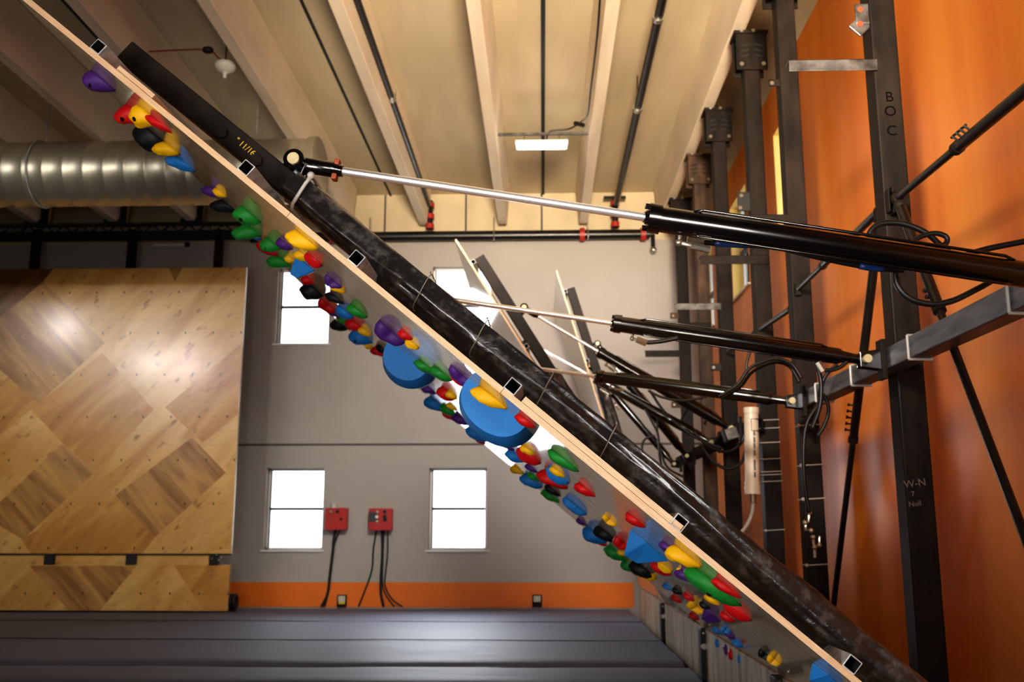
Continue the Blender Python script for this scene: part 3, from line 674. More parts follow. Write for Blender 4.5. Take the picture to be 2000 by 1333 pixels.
# ------------------------------------------------------------------ hydraulic cylinders
def cylinder(pa, pc, frac, R, r, label, near=False, side=V((0, -1, 0))):
    pa, pc = V(pa), V(pc); d = (pc - pa).normalized(); L = (pc - pa).length; ps = pa + d * (L * frac)
    t = thing('hydraulic_cylinder', (pa + pc) / 2, label, 'cylinder', 'hydraulic cylinders holding the boards')
    sx = d.cross(V((0, 0, 1))).normalized(); uz = sx.cross(d).normalized()
    if uz.z < 0: uz = -uz
    MB().cyl(pa + d * .07, ps + d * .05, r, n=24).build('piston_rod', M['chrome'], t, smooth='auto')
    MB().tube([ps + d * .03, ps + d * .1, pc - d * .18, pc - d * .16], [R * .98, R, R, R * .9], 28).build('barrel', M['black_gloss'], t, smooth='auto')
    gl = MB(); gl.tube([ps - d * .035, ps - d * .02, ps - d * .02, ps + d * .03, ps + d * .03], [r * 1.5, r * 1.9, R * 1.14, R * 1.16, R], 28)
    for k in range(10):
        a = 2 * PI * k / 10; q = ps - d * .02 + (sx * math.cos(a) + uz * math.sin(a)) * R * .92; gl.cyl(q - d * .02, q, R * .13, n=8)
    gl.build('gland', M['black_gloss'], t, smooth='auto')
    # rod clevis with pin
    c = MB(); c.tube([pa + d * .0, pa + d * .02, pa + d * .16, pa + d * .17, pa + d * .2], [R * .5, R * .62, R * .62, R * .5, r * 1.3], 20)
    ay = V((0, 1, 0)); 
    c.cyl(pa - ay * .066, pa + ay * .066, R * .8, n=24)
    cl = c.build('rod_clevis', M['black_gloss'], t, smooth='auto')
    MB().cyl(pa - ay * .074, pa + ay * .074, R * .46, n=20).build('pin', M['brass'], cl, smooth='auto')
    if near:
        b = MB()
        for i in (-1, 1): 
            q = pa + d * .17 + uz * (R * .6 * i); b.box(q, (.022, .045, .026), (d, sx, uz))
        b.build('clamp_block', M['copper'], cl, bevel=.004)
    # base eye
    e = MB(); e.tube([pc - d * .17, pc - d * .08, pc - d * .03], [R * .8, R * .6, R * .6], 16); e.cyl(pc - ay * .032, pc + ay * .032, R * .8, n=18)
    e.build('base_eye', M['black_gloss'], t, smooth='auto')
    # oil pipes clipped along the barrel
    for (u, s, rr) in ((.86, -.62, .13), (-.95, -.45, .12)) if near else ((.86, -.62, .12),):
        o = uz * (R * u * 1.14) + sx * (R * s * 1.14 * (1 if sx.y > 0 else -1))
        pp = MB().tube([ps + d * .16 + o * .8, ps + d * .2 + o, pc - d * .3 + o, pc - d * .26 + o * .8], R * rr, 8)
        pp.build('oil_pipe', M['black_gloss'], t, smooth=True)
    f = MB(); q = ps + d * .12 - uz * (R * 1.05)
    f.tube([q, q - uz * .03, q - uz * .035 + d * .06], R * .2, 8); f.ball(q - uz * .03, R * .3, 8, 6); f.cyl(q - uz * .035 + d * .05, q - uz * .04 + d * .13, R * .28, n=6)
    f.build('port_fitting', M['zinc'], t, smooth='auto')
    if near:
        f = MB(); q = ps + d * .22 + uz * (R * 1.02)
        f.cyl(q - d * .05, q + d * .22, R * .16, n=8); f.cyl(q, q + d * .06, R * .26, n=6); f.cyl(q + d * .12, q + d * .2, R * .26, n=6)
        f.build('top_fitting', M['galv'], t, smooth='auto')
    return t, ps, d, uz
def fracof(pa, pc, x):
    lo, hi = 0, 1
    for _ in range(40):
        m = (lo + hi) / 2
        if proj(V(pa) + (V(pc) - V(pa)) * m)[0] < x: lo = m
        else: hi = m
    return lo
def axis_point(B, q, m, yb, d):
    (x1, y1), (x2, y2) = q, m; n = math.hypot(x2 - x1, y2 - y1); best = (1e9, 0)
    for t in range(60, int(B.L * 100), 1):
        a, b = proj(B.P(t / 100, yb, d)); best = min(best, (abs((x2 - x1) * (b - y1) - (y2 - y1) * (a - x1)) / n, t / 100))
    return B.P(best[1], yb, d), best[1]
def mount(y, z): return V((RX - RW_ / 2 - .13, y, z))
PB = []
def board_lug(B, root, t, yb, d0, pa):
    tb = t - .015; base = B.P(t, yb, d0)
    for i in (-1, 1):
        o = V((0, i * .02, 0))
        a = B.P(tb - .05, yb, d0 - .01) + o; b = B.P(tb + .05, yb, d0 - .01) + o
        dirn = (pa - base).normalized()
        MB().prism([a, b, pa + B.e1 * .04 + dirn * .03 + o, pa - B.e1 * .04 + dirn * .03 + o], (0, .014 * i, 0)).build('lug_plate', M['black_gloss'], root, bevel=.004)
boards = {1: (B1, r1)}
roots = [o for o in C.objects if o.name.startswith('tilting_board')]
r2, r3 = [o for o in roots if o is not r1]
specs = [(B1, r1, beams1[0] + BW / 2, BD1 + .042, (1276, 427), mount(plY[0], PZ[0]), 1276, .055, .0185, BD1, 'hydraulic cylinder nearest the camera, with the longest chrome rod and black barrel', True),
         (B1, r1, beams1[1] + BW / 2, BD1 + .045, (1205, 633), mount(plY[1], PZ[1]), 1205, .056, .0185, BD1, 'second hydraulic cylinder, its rod crossing the upper window below the nearest one', True),
         (B1, r1, beams1[2] + BW / 2, BD1 + .045, (1175, 737), mount(plY[2], PZ[2]), 1172, .056, .0185, BD1, 'third hydraulic cylinder down, ending at the plate on the second steel column', False),
         (B2, r2, .21, BD0 + .2, (1174, 690), mount(*PL2[0]), 1174, .062, .02, BD0 + .13, 'steep hydraulic cylinder on the second board, the upper of its pair', False),
         (B2, r2, 2.26, BD0 + .2, (1166, 742), mount(*PL2[1]), 1166, .06, .02, BD0 + .13, 'steep hydraulic cylinder on the second board, the lower of its pair', False),
         (B3, r3, .21, BD0 + .2, (1232, 755), mount(*PL2[2]), 1232, .062, .03, BD0 + .13, 'short steep hydraulic cylinder on the upright third board, the nearer of its pair', False),
         (B3, r3, 2.46, BD0 + .2, (1200, 772), mount(*PL2[3]), 1200, .06, .025, BD0 + .13, 'short steep hydraulic cylinder on the upright third board, the farther of its pair', False)]
for (B, root, yb, d, (px, py), pc, xs, R, r, d0, lab, near) in specs:
    pa, tt = axis_point(B, (px, py), proj(pc), yb, d)
    board_lug(B, root, tt, yb, d0, pa)
    cylinder(pa, pc, fracof(pa, pc, xs), R, r, lab, near)

# ------------------------------------------------------------------ bracing pipes along the columns
def brace(p0, p1, f, r, label, nb, sleeve_first=True):
    p0, p1 = V(p0), V(p1); d = (p1 - p0).normalized(); q = p0 + (p1 - p0) * f
    t = thing('brace_pipe', (p0 + p1) / 2, label, 'pipe', 'telescopic bracing pipes')
    a, b = (p0, q) if sleeve_first else (q, p1)
    MB().cyl(a, b, r, n=18).build('outer_pipe', M['black_pipe'], t, smooth='auto')
    a2, b2 = (q, p1) if sleeve_first else (p0, q)
    MB().cyl(a2 - d * .05, b2 + d * .05, r * .72, n=18).build('inner_pipe', M['black_pipe'], t, smooth='auto')
    MB().cyl(q - d * .02, q + d * .03, r * 1.15, n=18).build('collar', M['steel_dark'], t, smooth='auto')
    s = V((0, 1, 0)).cross(d); s = V((-.75, 0, .66)) if abs(d.z) < .9 else V((-1, -.2, 0))
    s = (s - d * s.dot(d)).normalized(); sg = -1 if sleeve_first else 1
    for k in range(nb):
        m = MB(); c = q + d * (sg * (.07 + .055 * k)); m.cyl(c, c + s * (r + .035), .007, n=8); m.cyl(c + s * (r + .025), c + s * (r + .04), .014, n=6); m.build('set_screw', M['black_matte'], t, smooth='auto')
    e = MB(); e.ball(p0, r * 1.3, 10, 8); e.build('end_joint', M['steel_dark'], t, smooth=True)
    return t
BX = 2.5; fy = CY[0] - CWD / 2 - .05; by = CY[0] + CWD / 2 + .05
hub = onX(1747, 390, BX)
hubp = onY(1749, 392, fy)
brace(onX(1752, 388, BX - .0), onX(2060, 128, BX), .47, .036, 'black telescopic brace pipe rising to the right from the nearest steel column', 4, False)
pB0 = onX(1722, 408, BX); pB1 = onX(1569, 556, BX)
brace((BX, by, pB0.z), (BX, CY[1] - CWD / 2 - .03, pB1.z), .62, .032, 'black telescopic brace pipe falling from the nearest steel column to the second one', 3, True)
pc0 = onX(1758, 402, BX); pc1 = onX(2000, 1045, BX); pc2 = pc0 + (pc1 - pc0) * ((pc0.z + .31) / (pc0.z - pc1.z))
brace(pc0, pc2, .26 * 1.45 * (pc1 - pc0).length / (pc2 - pc0).length, .036, 'black brace pipe slanting down to the right in front of the orange wall', 2, True)
pd0 = onX(1728, 420, BX); pd1 = onX(1628, 1200, BX); pd2 = pd0 + (pd1 - pd0) * ((pd0.z + .31) / (pd0.z - pd1.z))
brace((BX, by, pd0.z), pd2, .38, .034, 'black brace pipe running steeply down to the left beside the nearest steel column', 5, True)
fb = onX(1570, 560, BX); far0 = V((BX, CY[1] + .15, fb.z - .1)); far1 = onX(1422, 686, BX)
brace(far0, far1, .5, .03, 'small black brace pipe between the second and fourth steel columns', 0, True)
hm = MB()
for i in (-1, 1): hm.box((BX, CY[0] - CWD / 2 - .035, hubp.z + .02 * i), (.02, .09, .16), None)
hm.box((BX - .03, CY[0] - CWD / 2 - .03, hubp.z), (.012, .08, .17)); hm.build('brace_lug', M['steel_dark'], COLS[0], bevel=.004)
MB().box((BX, CY[1] - CWD / 2 - .03, pB1.z), (.05, .08, .12)).build('brace_lug', M['steel_dark'], COLS[1], bevel=.004)

# ------------------------------------------------------------------ hoses
def hose(pts, y, r, label, m='rubber', ends=False, extra=None):
    P = [onY(a, b, y if not isinstance(y, list) else y[i]) for i, (a, b) in enumerate(pts)]
    c = catmull(P, 7); t = thing('hydraulic_hose', P[0], label, 'hose')
    MB().tube(c, r, 10).build('hose_run', M[m], t, smooth=True)
    if ends:
        f = MB(); f.cyl(c[0], c[0] + (c[4] - c[0]).normalized() * .07, r * 1.6, n=6); f.build('crimp_end', M['zinc'], t, smooth='auto')
    if extra:
        for (i, j, mm) in extra:
            MB().tube([q for q in c[i:j]], r * 1.25, 10).build('sleeve', M[mm], t, smooth=True)
    return t
hose([(1701, 478), (1699, 455), (1718, 438), (1762, 437), (1808, 455), (1842, 484), (1880, 512)], 4.42, .014, 'black hose arching over the nearest cylinder in front of the closest column')
hose([(1778, 476), (1797, 463), (1826, 456), (1848, 463), (1846, 477), (1818, 484), (1790, 484)], 4.3, .012, 'small black hose loop on top of the nearest cylinder')
hose([(1749, 520), (1752, 555), (1775, 582), (1815, 594), (1860, 588), (1912, 563), (1945, 546), (1985, 540)], 4.05, .0135, 'black hose drooping in a wide curve below the nearest cylinder', ends=False)
hose([(1342, 471), (1378, 474), (1450, 478), (1520, 484), (1600, 503), (1690, 521), (1765, 528)], 3.98, .0125, 'black hose with blue sleeves running under the barrel of the nearest cylinder', ends=True, extra=[(9, 16, 'hose_blue'), (34, 39, 'hose_blue')])
hose([(1880, 500), (1930, 486), (1990, 474), (2040, 464)], 4.35, .014, 'black hose leaving to the right above the nearest cylinder')
hose([(1243, 663), (1262, 669), (1292, 667), (1325, 660)], 6.15, .014, 'short black hose under the front of the second cylinder', ends=True)
hose([(1592, 704), (1602, 737), (1604, 766), (1600, 800), (1586, 838)], 6.7, .015, 'black hose hanging from the second cylinder across the rail')
hose([(1635, 712), (1613, 734), (1601, 766), (1599, 788), (1577, 825), (1570, 870), (1571, 940), (1580, 1003)], 7.4, .015, 'long black hose running from the second cylinder down the second steel column')
hose([(1607, 770), (1617, 790), (1617, 812), (1608, 835), (1597, 852)], 7.6, .014, 'black hose bulging to the right below the rail beside the second column')
hose([(1597, 708), (1606, 720), (1620, 724), (1640, 718), (1655, 706)], 6.5, .014, 'short black hose curved under the end of the second cylinder', ends=True)
hose([(1405, 775), (1440, 752), (1462, 722), (1490, 707), (1520, 701), (1548, 713), (1566, 740)], 8.0, .015, 'black hose arching above the third cylinder, the upper of two side by side')
hose([(1410, 778), (1444, 758), (1466, 730), (1492, 714), (1520, 708), (1544, 718), (1562, 748)], 8.1, .015, 'black hose arching above the third cylinder, the lower of two side by side')
hose([(1462, 738), (1458, 715), (1464, 690), (1472, 668)], 8.2, .012, 'thin black hose rising between the second and third cylinders')
hose([(1266, 763), (1292, 776), (1335, 783), (1380, 775)], 11.0, .015, 'black hose sagging below the middle of the third cylinder')
hose([(1259, 799), (1272, 822), (1285, 850), (1288, 890), (1297, 935)], 12.4, .016, 'black hose hanging down through the far tangle, left of the farthest column')
hose([(1279, 852), (1260, 858), (1254, 876), (1262, 905), (1285, 928), (1318, 938)], 12.8, .016, 'black hose forming the leftmost loop of the far tangle')
hose([(1284, 812), (1284, 850), (1291, 885), (1305, 915), (1335, 932)], 13.2, .016, 'black hose looping under the short steep cylinders')
hose([(1355, 844), (1386, 873), (1422, 883), (1447, 866), (1455, 840)], 11.2, .017, 'black hose sagging under the grey junction box')
hose([(1368, 868), (1391, 900), (1420, 916), (1448, 904), (1458, 870)], 11.0, .017, 'black hose sagging lowest, left of the cream conduit')
hose([(1330, 822), (1338, 806), (1352, 795), (1370, 792), (1382, 806), (1376, 830)], 12.0, .014, 'black hose curling in a round loop between the fourth and fifth columns')
hose([(1269, 763), (1297, 804), (1335, 839), (1373, 862), (1410, 876)], 11.9, .017, 'long black hose slanting down across the far tangle to the fourth column')
hose([(1395, 805), (1412, 822), (1432, 840), (1446, 852)], 11.3, .012, 'thin black hose dropping into the grey junction box')
q = onY(1428, 848, 10.9)
jb = thing('junction_box', q, 'small grey metal junction box among the hoses left of the cream conduit', 'box')
ax = (V((.95, 0, .3)), V((0, 1, 0)), V((-.3, 0, .95)))
MB().box(q, (.14, .12, .13), ax).build('box_body', M['angle'], jb, bevel=.01)
MB().box(q - ax[0] * .08, (.02, .13, .15), ax).build('box_lid', M['steel_dark'], jb, bevel=.006)

# ------------------------------------------------------------------ duct, pipes, lights above
yd = 14.0; za = onY(0, 283, yd).z; zb = onY(0, 402, yd).z; R = (za - zb) / 2; zc = (za + zb) / 2; xe = onY(628, 340, yd).x
dt = thing('spiral_duct', ((XL + xe) / 2, yd, zc), 'big round spiral steel air duct hanging under the ceiling', 'duct')
pts = []; rs = []; x = XL + .02
while x < xe - .1:
    for dx, rr in ((0, R), (.265, R), (.275, R + .006), (.292, R + .006)): pts.append((x + dx, yd, zc)); rs.append(rr)
    x += .31
MB().tube(pts, rs, 48, True).build('duct_shell', M['duct'], dt, smooth='auto')
MB().tube([(xe - .16, yd, zc), (xe - .03, yd, zc), (xe, yd, zc)], [R + .03, R + .03, R * .97], 48).build('end_cap', M['duct'], dt, smooth='auto')
for xx in (-11, -7.7, -4.4):
    m = MB(); m.tube([(xx, yd + (R + .018) * math.cos(a), zc + (R + .018) * math.sin(a)) for a in [2 * PI * i / 40 for i in range(41)]], .012, 6, False)
    m.cyl((xx, yd, zc + R), (xx, yd, ZC), .01, n=6); m.build('hanger_strap', M['galv'], dt, smooth='auto')

def sprinkler(p0, p1, r, label, joints):
    t = thing('sprinkler_pipe', (p0 + p1) / 2, label, 'pipe', 'black pipes along the ceiling')
    MB().cyl(p0, p1, r, n=16).build('pipe_run', M['black_pipe'], t, smooth='auto'); d = (p1 - p0)
    m = MB()
    for f in joints: m.cyl(p0 + d * f, p0 + d * f + d.normalized() * .09, r * 1.3, n=16)
    m.build('coupling', M['zinc'], t, smooth='auto')
    h = MB()
    for f in (.3, .55, .8): q = p0 + d * f; h.cyl(q, (q.x, q.y, ZC), .008, n=6)
    h.build('hanger_rod', M['steel_dark'], t, smooth='auto'); return t
s0, s1 = onZ(684, 0, 7.8), onZ(829, 345, 7.8)
e = s0 + (s0 - s1) * .9; s0 = V((s1.x * 1.0, -4, 7.8)); s1 = V((s1.x, 17.6, 7.8)); xs = onZ(757, 172, 7.8).x
sprinkler(V((xs, -4, 7.8)), V((xs, 18.3, 7.8)), .055, 'black sprinkler pipe along the ceiling to the left of the strip light', [.64, .78])
x2 = onZ(1255, 170, 7.75).x
sprinkler(V((x2, -4, 7.75)), V((x2, 18.2, 7.75)), .06, 'black sprinkler pipe along the ceiling to the right of the strip light', [.68, .8])
def riser(x, y, zt, zb, label, cross):
    t = thing('riser_pipe', (x, y, zb), label, 'pipe', 'pipe risers on the back wall')
    MB().cyl((x, y, zb), (x, y, zt), .06, n=14).build('riser_run', M['black_pipe'], t, smooth='auto')
    for f in (.1, .45, .85):
        z = zb + (zt - zb) * f; MB().cyl((x, y, z - .05), (x, y, z + .05), .085, n=14).build('coupling', M['red_pipe'], t, smooth='auto')
    if cross: MB().span((x - .22, y - .03, zt + .0), (x + .22, y + .03, zt + .06)).build('cross_strut', M['black_pipe'], t)
riser(xs, 18.55, 7.95, 7.36, 'black riser pipe with red couplings dropping to the wall pipe, left of the ceiling light', False)
riser(x2, 18.55, 7.95, 7.36, 'black riser pipe with red couplings dropping to the wall pipe, right of the ceiling light', True)
fz = onY(900, 461, 18.72).z; fx0, fx1 = onY(490, 461, 18.72).x, onY(1268, 461, 18.72).x
fp = thing('fire_main', ((fx0 + fx1) / 2, 18.72, fz), 'thick black horizontal pipe along the top of the grey back wall', 'pipe')
MB().cyl((fx0, 18.72, fz), (fx1, 18.72, fz), .10, n=20).build('main_run', M['black_pipe'], fp, smooth='auto')
for x in (1137, 1256, 650):
    c = onY(x, 461, 18.72).x; MB().cyl((c - .05, 18.72, fz), (c + .05, 18.72, fz), .135, n=20).build('coupling', M['red_pipe'], fp, smooth='auto')
for x in (965, 1148, 722):
    c = onY(x, 461, 18.72).x; m = MB(); m.tube([(c, 18.72 + .108 * math.cos(a), fz + .108 * math.sin(a)) for a in [2 * PI * i / 24 for i in range(25)]], .014, 6, False); m.span((c - .015, 18.71, fz + .1), (c + .015, 18.73, fz + .4)); m.build('hanger_strap', M['zinc'], fp, smooth='auto')
# valve drop at the right end
vx = onY(1277, 470, 18.6); vp = fp
MB().cyl((fx1, 18.72, fz), (vx.x, 18.72, fz), .05, n=12).build('end_stub', M['black_pipe'], vp, smooth='auto')
MB().cyl((vx.x, 18.72, fz), (vx.x, 18.72, fz - .3), .04, n=12).build('drop_pipe', M['black_pipe'], vp, smooth='auto')
MB().ball((vx.x, 18.72, fz - .33), .07).build('valve_body', M['zinc'], vp, smooth=True)

# strip light and its strut
yl = onZ(1058, 262, 7.62).y
st = thing('light_strut', (0, yl, 7.62), 'thin grey strut bar spanning two ceiling beams above the strip light', 'strut')
MB().span((-.69, yl - .02, 7.60), (.77, yl + .02, 7.64)).build('strut_bar', M['angle'], st)
la, lb = onY(1009, 286, yl), onY(1107, 286, yl)
lt = thing('strip_light', ((la.x + lb.x) / 2, yl, la.z), 'glowing white strip light hanging from the strut under the ceiling', 'light')
MB().span((la.x - .02, yl - .06, la.z + .035), (lb.x + .02, yl + .06, la.z + .085)).build('light_housing', M['white_plastic'], lt, bevel=.01)
m = MB(); m.span((la.x, yl - .075, la.z - .035), (lb.x, yl + .075, la.z + .036)); m.build('diffuser', M['led'], lt, bevel=.02)
m = MB()
for x in (la.x + .12, lb.x - .12): m.cyl((x, yl, la.z + .08), (x, yl, 7.6), .007, n=6)
m.build('hanger_wire', M['angle'], lt)
cpts = [onX(x, y, .68) for x, y in ((1174, -40), (1169, 40), (1163, 100), (1153, 180), (1147, 225))] + [V((.62, yl, 7.8)), V((.45, yl, 7.70))] + [V((.15, yl, 7.66)), V((.1, yl, la.z + .09))]
t = thing('light_cable', cpts[0], 'thin dark cable running along the ceiling to the strip light', 'cable')
MB().tube(catmull(cpts), .013, 8).build('cable_run', M['rubber'], t, smooth=True)
MB().bar(cpts[5] - V((.08, 0, .0)), cpts[5] + V((.08, .1, 0)), .05, .05).build('cable_plug', M['black_matte'], t)
# small hanging lamp with a red wire
lp = onZ(440, 130, 7.62); t = thing('pendant_lamp', lp, 'small frosted round lamp under the ceiling beside a pale beam', 'lamp')
MB().tube([lp + V((0, 0, z)) for z in (.05, .04, 0, -.05, -.09)], [.04, .13, .145, .12, .05], 20).build('lamp_shade', M['lamp'], t, smooth='auto')
MB().cyl(lp + V((0, 0, .04)), (lp.x, lp.y, ZC), .014, n=8).build('lamp_stem', M['angle'], t, smooth='auto')
MB().cyl(lp + V((0, 0, -.09)), lp + V((0, 0, -.17)), .035, .02, n=10).build('lamp_tip', M['lamp'], t, smooth='auto')
wp = [onZ(x, y, 7.75) for x, y in ((290, 101), (345, 98), (406, 98), (425, 112), (436, 122))]
t = thing('lamp_wire', wp[0], 'thin red wire reaching the small frosted lamp', 'wire')
MB().tube(catmull(wp), .011, 6).build('wire_run', M['red_wire'], t, smooth=True)
MB().ball(wp[2], .06, sc=(1.3, 1, .8)).build('wire_joint', M['black_matte'], t, smooth=True)

# ------------------------------------------------------------------ large veneered panel wall on the left
PY = 17.8
def pp(x, y): p = onY(x, y, PY); return (p.x, p.z)
dark = [[(84, 551), (205, 670), (75, 789), (-60, 670)], [(318, 500), (370, 500), (342, 550)], [(301, 1052), (441, 924), (375, 855), (225, 968)], [(45, 1055), (186, 922), (122, 866), (-30, 1010)],
        [(58, 1106), (140, 1200), (190, 1200), (266, 1106)]]
brown = [[(-120, 480), (140, 480), (84, 551), (-60, 670), (-120, 720)]]
amber = [[(473, 670), (322, 796), (395, 865), (490, 790)], [(75, 789), (17, 736), (-40, 790), (-40, 860), (0, 850)], [(336, 1100), (399, 1195), (460, 1195), (460, 1100)], [(186, 922), (122, 866), (60, 800), (200, 690), (300, 800)], [(210, 953), (301, 1052), (273, 1090), (65, 1090), (42, 1055)]]
def inside(poly, p):
    c = False; n = len(poly)
    for i in range(n):
        (x1, y1), (x2, y2) = poly[i], poly[(i + 1) % n]
        if (y1 > p[1]) != (y2 > p[1]) and p[0] < (x2 - x1) * (p[1] - y1) / (y2 - y1) + x1: c = not c
    return c
D = [([pp(*q) for q in pl_], mi) for lst, mi in ((dark, 2), (brown, 3), (amber, 1)) for pl_ in lst]
import bmesh
def veneer_panel(name, x0, x1, z0, z1, parent, th=.045):
    bm = bmesh.new(); o = wloc(parent)
    vs = [bm.verts.new((x - o.x, PY - o.y, z - o.z)) for x, z in ((x0, z0), (x1, z0), (x1, z1), (x0, z1))]
    bm.faces.new(vs)
    for poly, mi in D:
        n = len(poly)
        for i in range(n):
            a = V((poly[i][0] - o.x, PY - o.y, poly[i][1] - o.z)); b = V((poly[(i + 1) % n][0] - o.x, PY - o.y, poly[(i + 1) % n][1] - o.z))
            nrm = (b - a).cross(V((0, 1, 0)))
            if nrm.length < 1e-5: continue
            bmesh.ops.bisect_plane(bm, geom=bm.verts[:] + bm.edges[:] + bm.faces[:], plane_co=a, plane_no=nrm.normalized())
    for f in bm.faces:
        c = f.calc_center_median(); f.material_index = 0
        for poly, mi in D:
            if inside(poly, (c.x + o.x, c.z + o.z)): f.material_index = mi; break
    me = bpy.data.meshes.new(name); bm.to_mesh(me); bm.free()
    for v_ in VEN: me.materials.append(v_)
    ob = bpy.data.objects.new(name, me); C.objects.link(ob); ob.parent = parent
    MB().span((x0, PY + .001, z0), (x1, PY + th, z1)).build('panel_core', M['kick'], ob)
    return ob
xr = pp(466, 800)[0]; z_t, z_b = pp(300, 524)[1], pp(300, 1082)[1]; zk1, zk0 = pp(300, 1104)[1], 0.02
lw = thing('veneered_climbing_wall', (-9, PY, 0), 'large upright wooden climbing wall of diamond laid veneer, still without holds', 'climbing wall')
veneer_panel('main_panel', XL + .1, xr, z_b, z_t, lw); veneer_panel('lower_panel', XL + .1, xr, zk0, zk1, lw)
MB().span((XL + .1, PY + .06, zk1 - .05), (xr - .28, PY + .1, z_b - .02)).build('gap_board', VEN[0], lw)
MB().span((XL + .1, PY + .02, z_b - .025), (xr, PY + .05, z_b + .0)).build('bottom_rail', M['black_matte'], lw)
MB().span((xr, PY - .004, z_b), (xr + .012, PY + .046, z_t)).build('edge_strip', M['pvc'], lw)
for x in (95, 255, 418):
    c = pp(x, 1093)[0]; MB().span((c - .09, PY + .0, zk1 - .01), (c + .09, PY + .07, z_b - .005)).build('hinge_bracket', M['black_matte'], lw)
m = MB(); c = pp(425, 1090)
for dx, dz in ((-.02, .05), (.06, .0), (.02, -.04), (-.1, -.02)): m.ball((c[0] + dx, PY - .005, c[1] + dz), .022, 8, 6)
m.build('bracket_bolt', M['zinc'], lw, smooth=True)
for x in (69, 257, 427, ):
    c = onY(x, 500, 18.25); MB().span((c.x - .075, 18.18, .02), (c.x + .075, 18.32, onY(x, 450, 18.25).z)).build('support_post', M['steel_dark'], lw, bevel=.008)
    MB().span((c.x - .05, PY + .045, z_t - .5), (c.x + .05, 18.2, z_t - .4)).build('standoff', M['steel_dark'], lw)
hz = onY(200, 452, 18.3)
hx1 = onY(498, 452, 18.3).x
hb = thing('header_truss', ((XL + hx1) / 2, 18.3, hz.z), 'long black steel header beam above the veneered wall, under the duct', 'beam', None, 'thing')
zt_, zb_ = onY(200, 437, 18.3).z, onY(200, 469, 18.3).z
MB().span((XL, 18.2, zb_), (hx1, 18.4, zb_ + .16)).build('bottom_chord', M['black_matte'], hb, bevel=.01)
MB().span((XL, 18.24, zt_ - .05), (hx1, 18.36, zt_)).build('top_chord', M['black_matte'], hb)
m = MB(); x = XL; i = 0
while x < hx1 - .3:
    m.bar((x, 18.3, zb_ + .15), (x + .18, 18.3, zt_ - .03), .03, .03); m.bar((x + .18, 18.3, zt_ - .03), (x + .36, 18.3, zb_ + .15), .03, .03); x += .36
m.build('web_bars', M['steel_dark'], hb)
for x in (24, 186, 346):
    c = V(({24: -10.1, 186: -8.5, 346: -6.95}[x], 18.3, 7.4)); zz = 7.86
    h = MB(); h.span((c.x - .17, 18.2, zt_), (c.x - .125, 18.4, zz)); h.span((c.x + .125, 18.2, zt_), (c.x + .17, 18.4, zz)); h.span((c.x - .17, 18.2, 7.42), (c.x + .17, 18.4, 7.455)); h.span((c.x - .2, 18.18, zt_ - .02), (c.x + .2, 18.42, zt_ + .05))
    h.build('hanger_bracket', M['black_matte'], hb, bevel=.005)
m = MB()
for x in (68, 258, 416, 432): m.ball(onY(x, 446, 18.18), .03, 8, 6)
m.build('bolt_head', M['zinc'], hb, smooth=True)
c0, c1 = onY(298, 477, 18.9), onY(360, 475, 18.9)
MB().cyl(c0, c1, .03, n=12).cyl(c1, c1 + V((.08, 0, 0)), .045, n=10)
t = thing('wall_conduit', c0, 'short white conduit on the back wall just above the veneered wall', 'conduit')
MB().cyl((c0.x, 18.95, c0.z), (c1.x, 18.95, c0.z), .03, n=12).build('conduit_run', M['white_plastic'], t, smooth='auto')
MB().cyl((c1.x, 18.95, c0.z), (c1.x + .08, 18.95, c0.z), .05, n=10).build('conduit_cap', M['black_matte'], t, smooth='auto')

# ------------------------------------------------------------------ red control boxes, cables and outlets
def red_box(x0, y0, x1, y1, label, dots, gauge):
    a, b = onY(x0, y1, YB - .02), onY(x1, y0, YB - .02)
    t = thing('control_box', ((a.x + b.x) / 2, YB - .01, a.z), label, 'control box', 'red control boxes on the back wall')
    bd = MB().span((a.x, YB - .18, a.z), (b.x, YB - .001, b.z)).build('box_body', M['red_box'], t, bevel=.012)
    for (fx, fz, rr, mm) in dots:
        c = V((a.x + (b.x - a.x) * fx, YB - .18, a.z + (b.z - a.z) * fz)); MB().cyl(c, c + V((0, -.03, 0)), rr, n=14).build('push_button', M[mm], t, smooth='auto')
    if gauge:
        c = V((a.x + (b.x - a.x) * .36, YB - .1, b.z)); MB().cyl(c, c + V((0, 0, .09)), .07, .06, n=18).build('top_beacon', M['galv'], t, smooth='auto')
    else:
        c0 = V((a.x + .01, YB - .183, a.z + (b.z - a.z) * .4)); MB().span(c0, (a.x + (b.x - a.x) * .36, YB - .179, b.z - .07)).build('label_plate', M['dark_bar'], t)
    return a, b
a1, b1 = red_box(637, 993, 681, 1036, 'red control box beside the lower left window', [(.28, .82, .03, 'zinc'), (.58, .84, .03, 'black_matte'), (.75, .5, .026, 'black_matte')], True)
a2, b2 = red_box(722, 994, 768, 1037, 'red control box with three rows of buttons, standing free between the lower windows',
    [(.38, .85, .026, 'zinc'), (.36, .62, .03, 'white_plastic'), (.38, .42, .026, 'zinc'), (.7, .85, .03, 'black_matte'), (.7, .64, .03, 'black_matte'), (.72, .5, .036, 'black_matte'), (.18, .2, .026, 'red_pipe')], False)
def wcable(pts, r, label):
    P = [onY(x, y, YB - .04) for x, y in pts]; P[-1].z = .01
    t = thing('wall_cable', P[-1], label, 'cable'); MB().tube(catmull(P), r, 8).build('cable_run', M['rubber'], t, smooth=True)
wcable([(655, 1036), (652, 1055), (650, 1080), (645, 1120), (640, 1160), (628, 1186)], .028, 'thick black cable from the left red box to the floor')
wcable([(664, 1036), (656, 1055), (651, 1075), (646, 1115), (643, 1150), (634, 1186)], .016, 'thin black cable beside the thick one under the left red box')
wcable([(735, 1037), (729, 1075), (727, 1110), (718, 1140), (700, 1186)], .016, 'brownish cable sweeping left from the right red box to the floor')
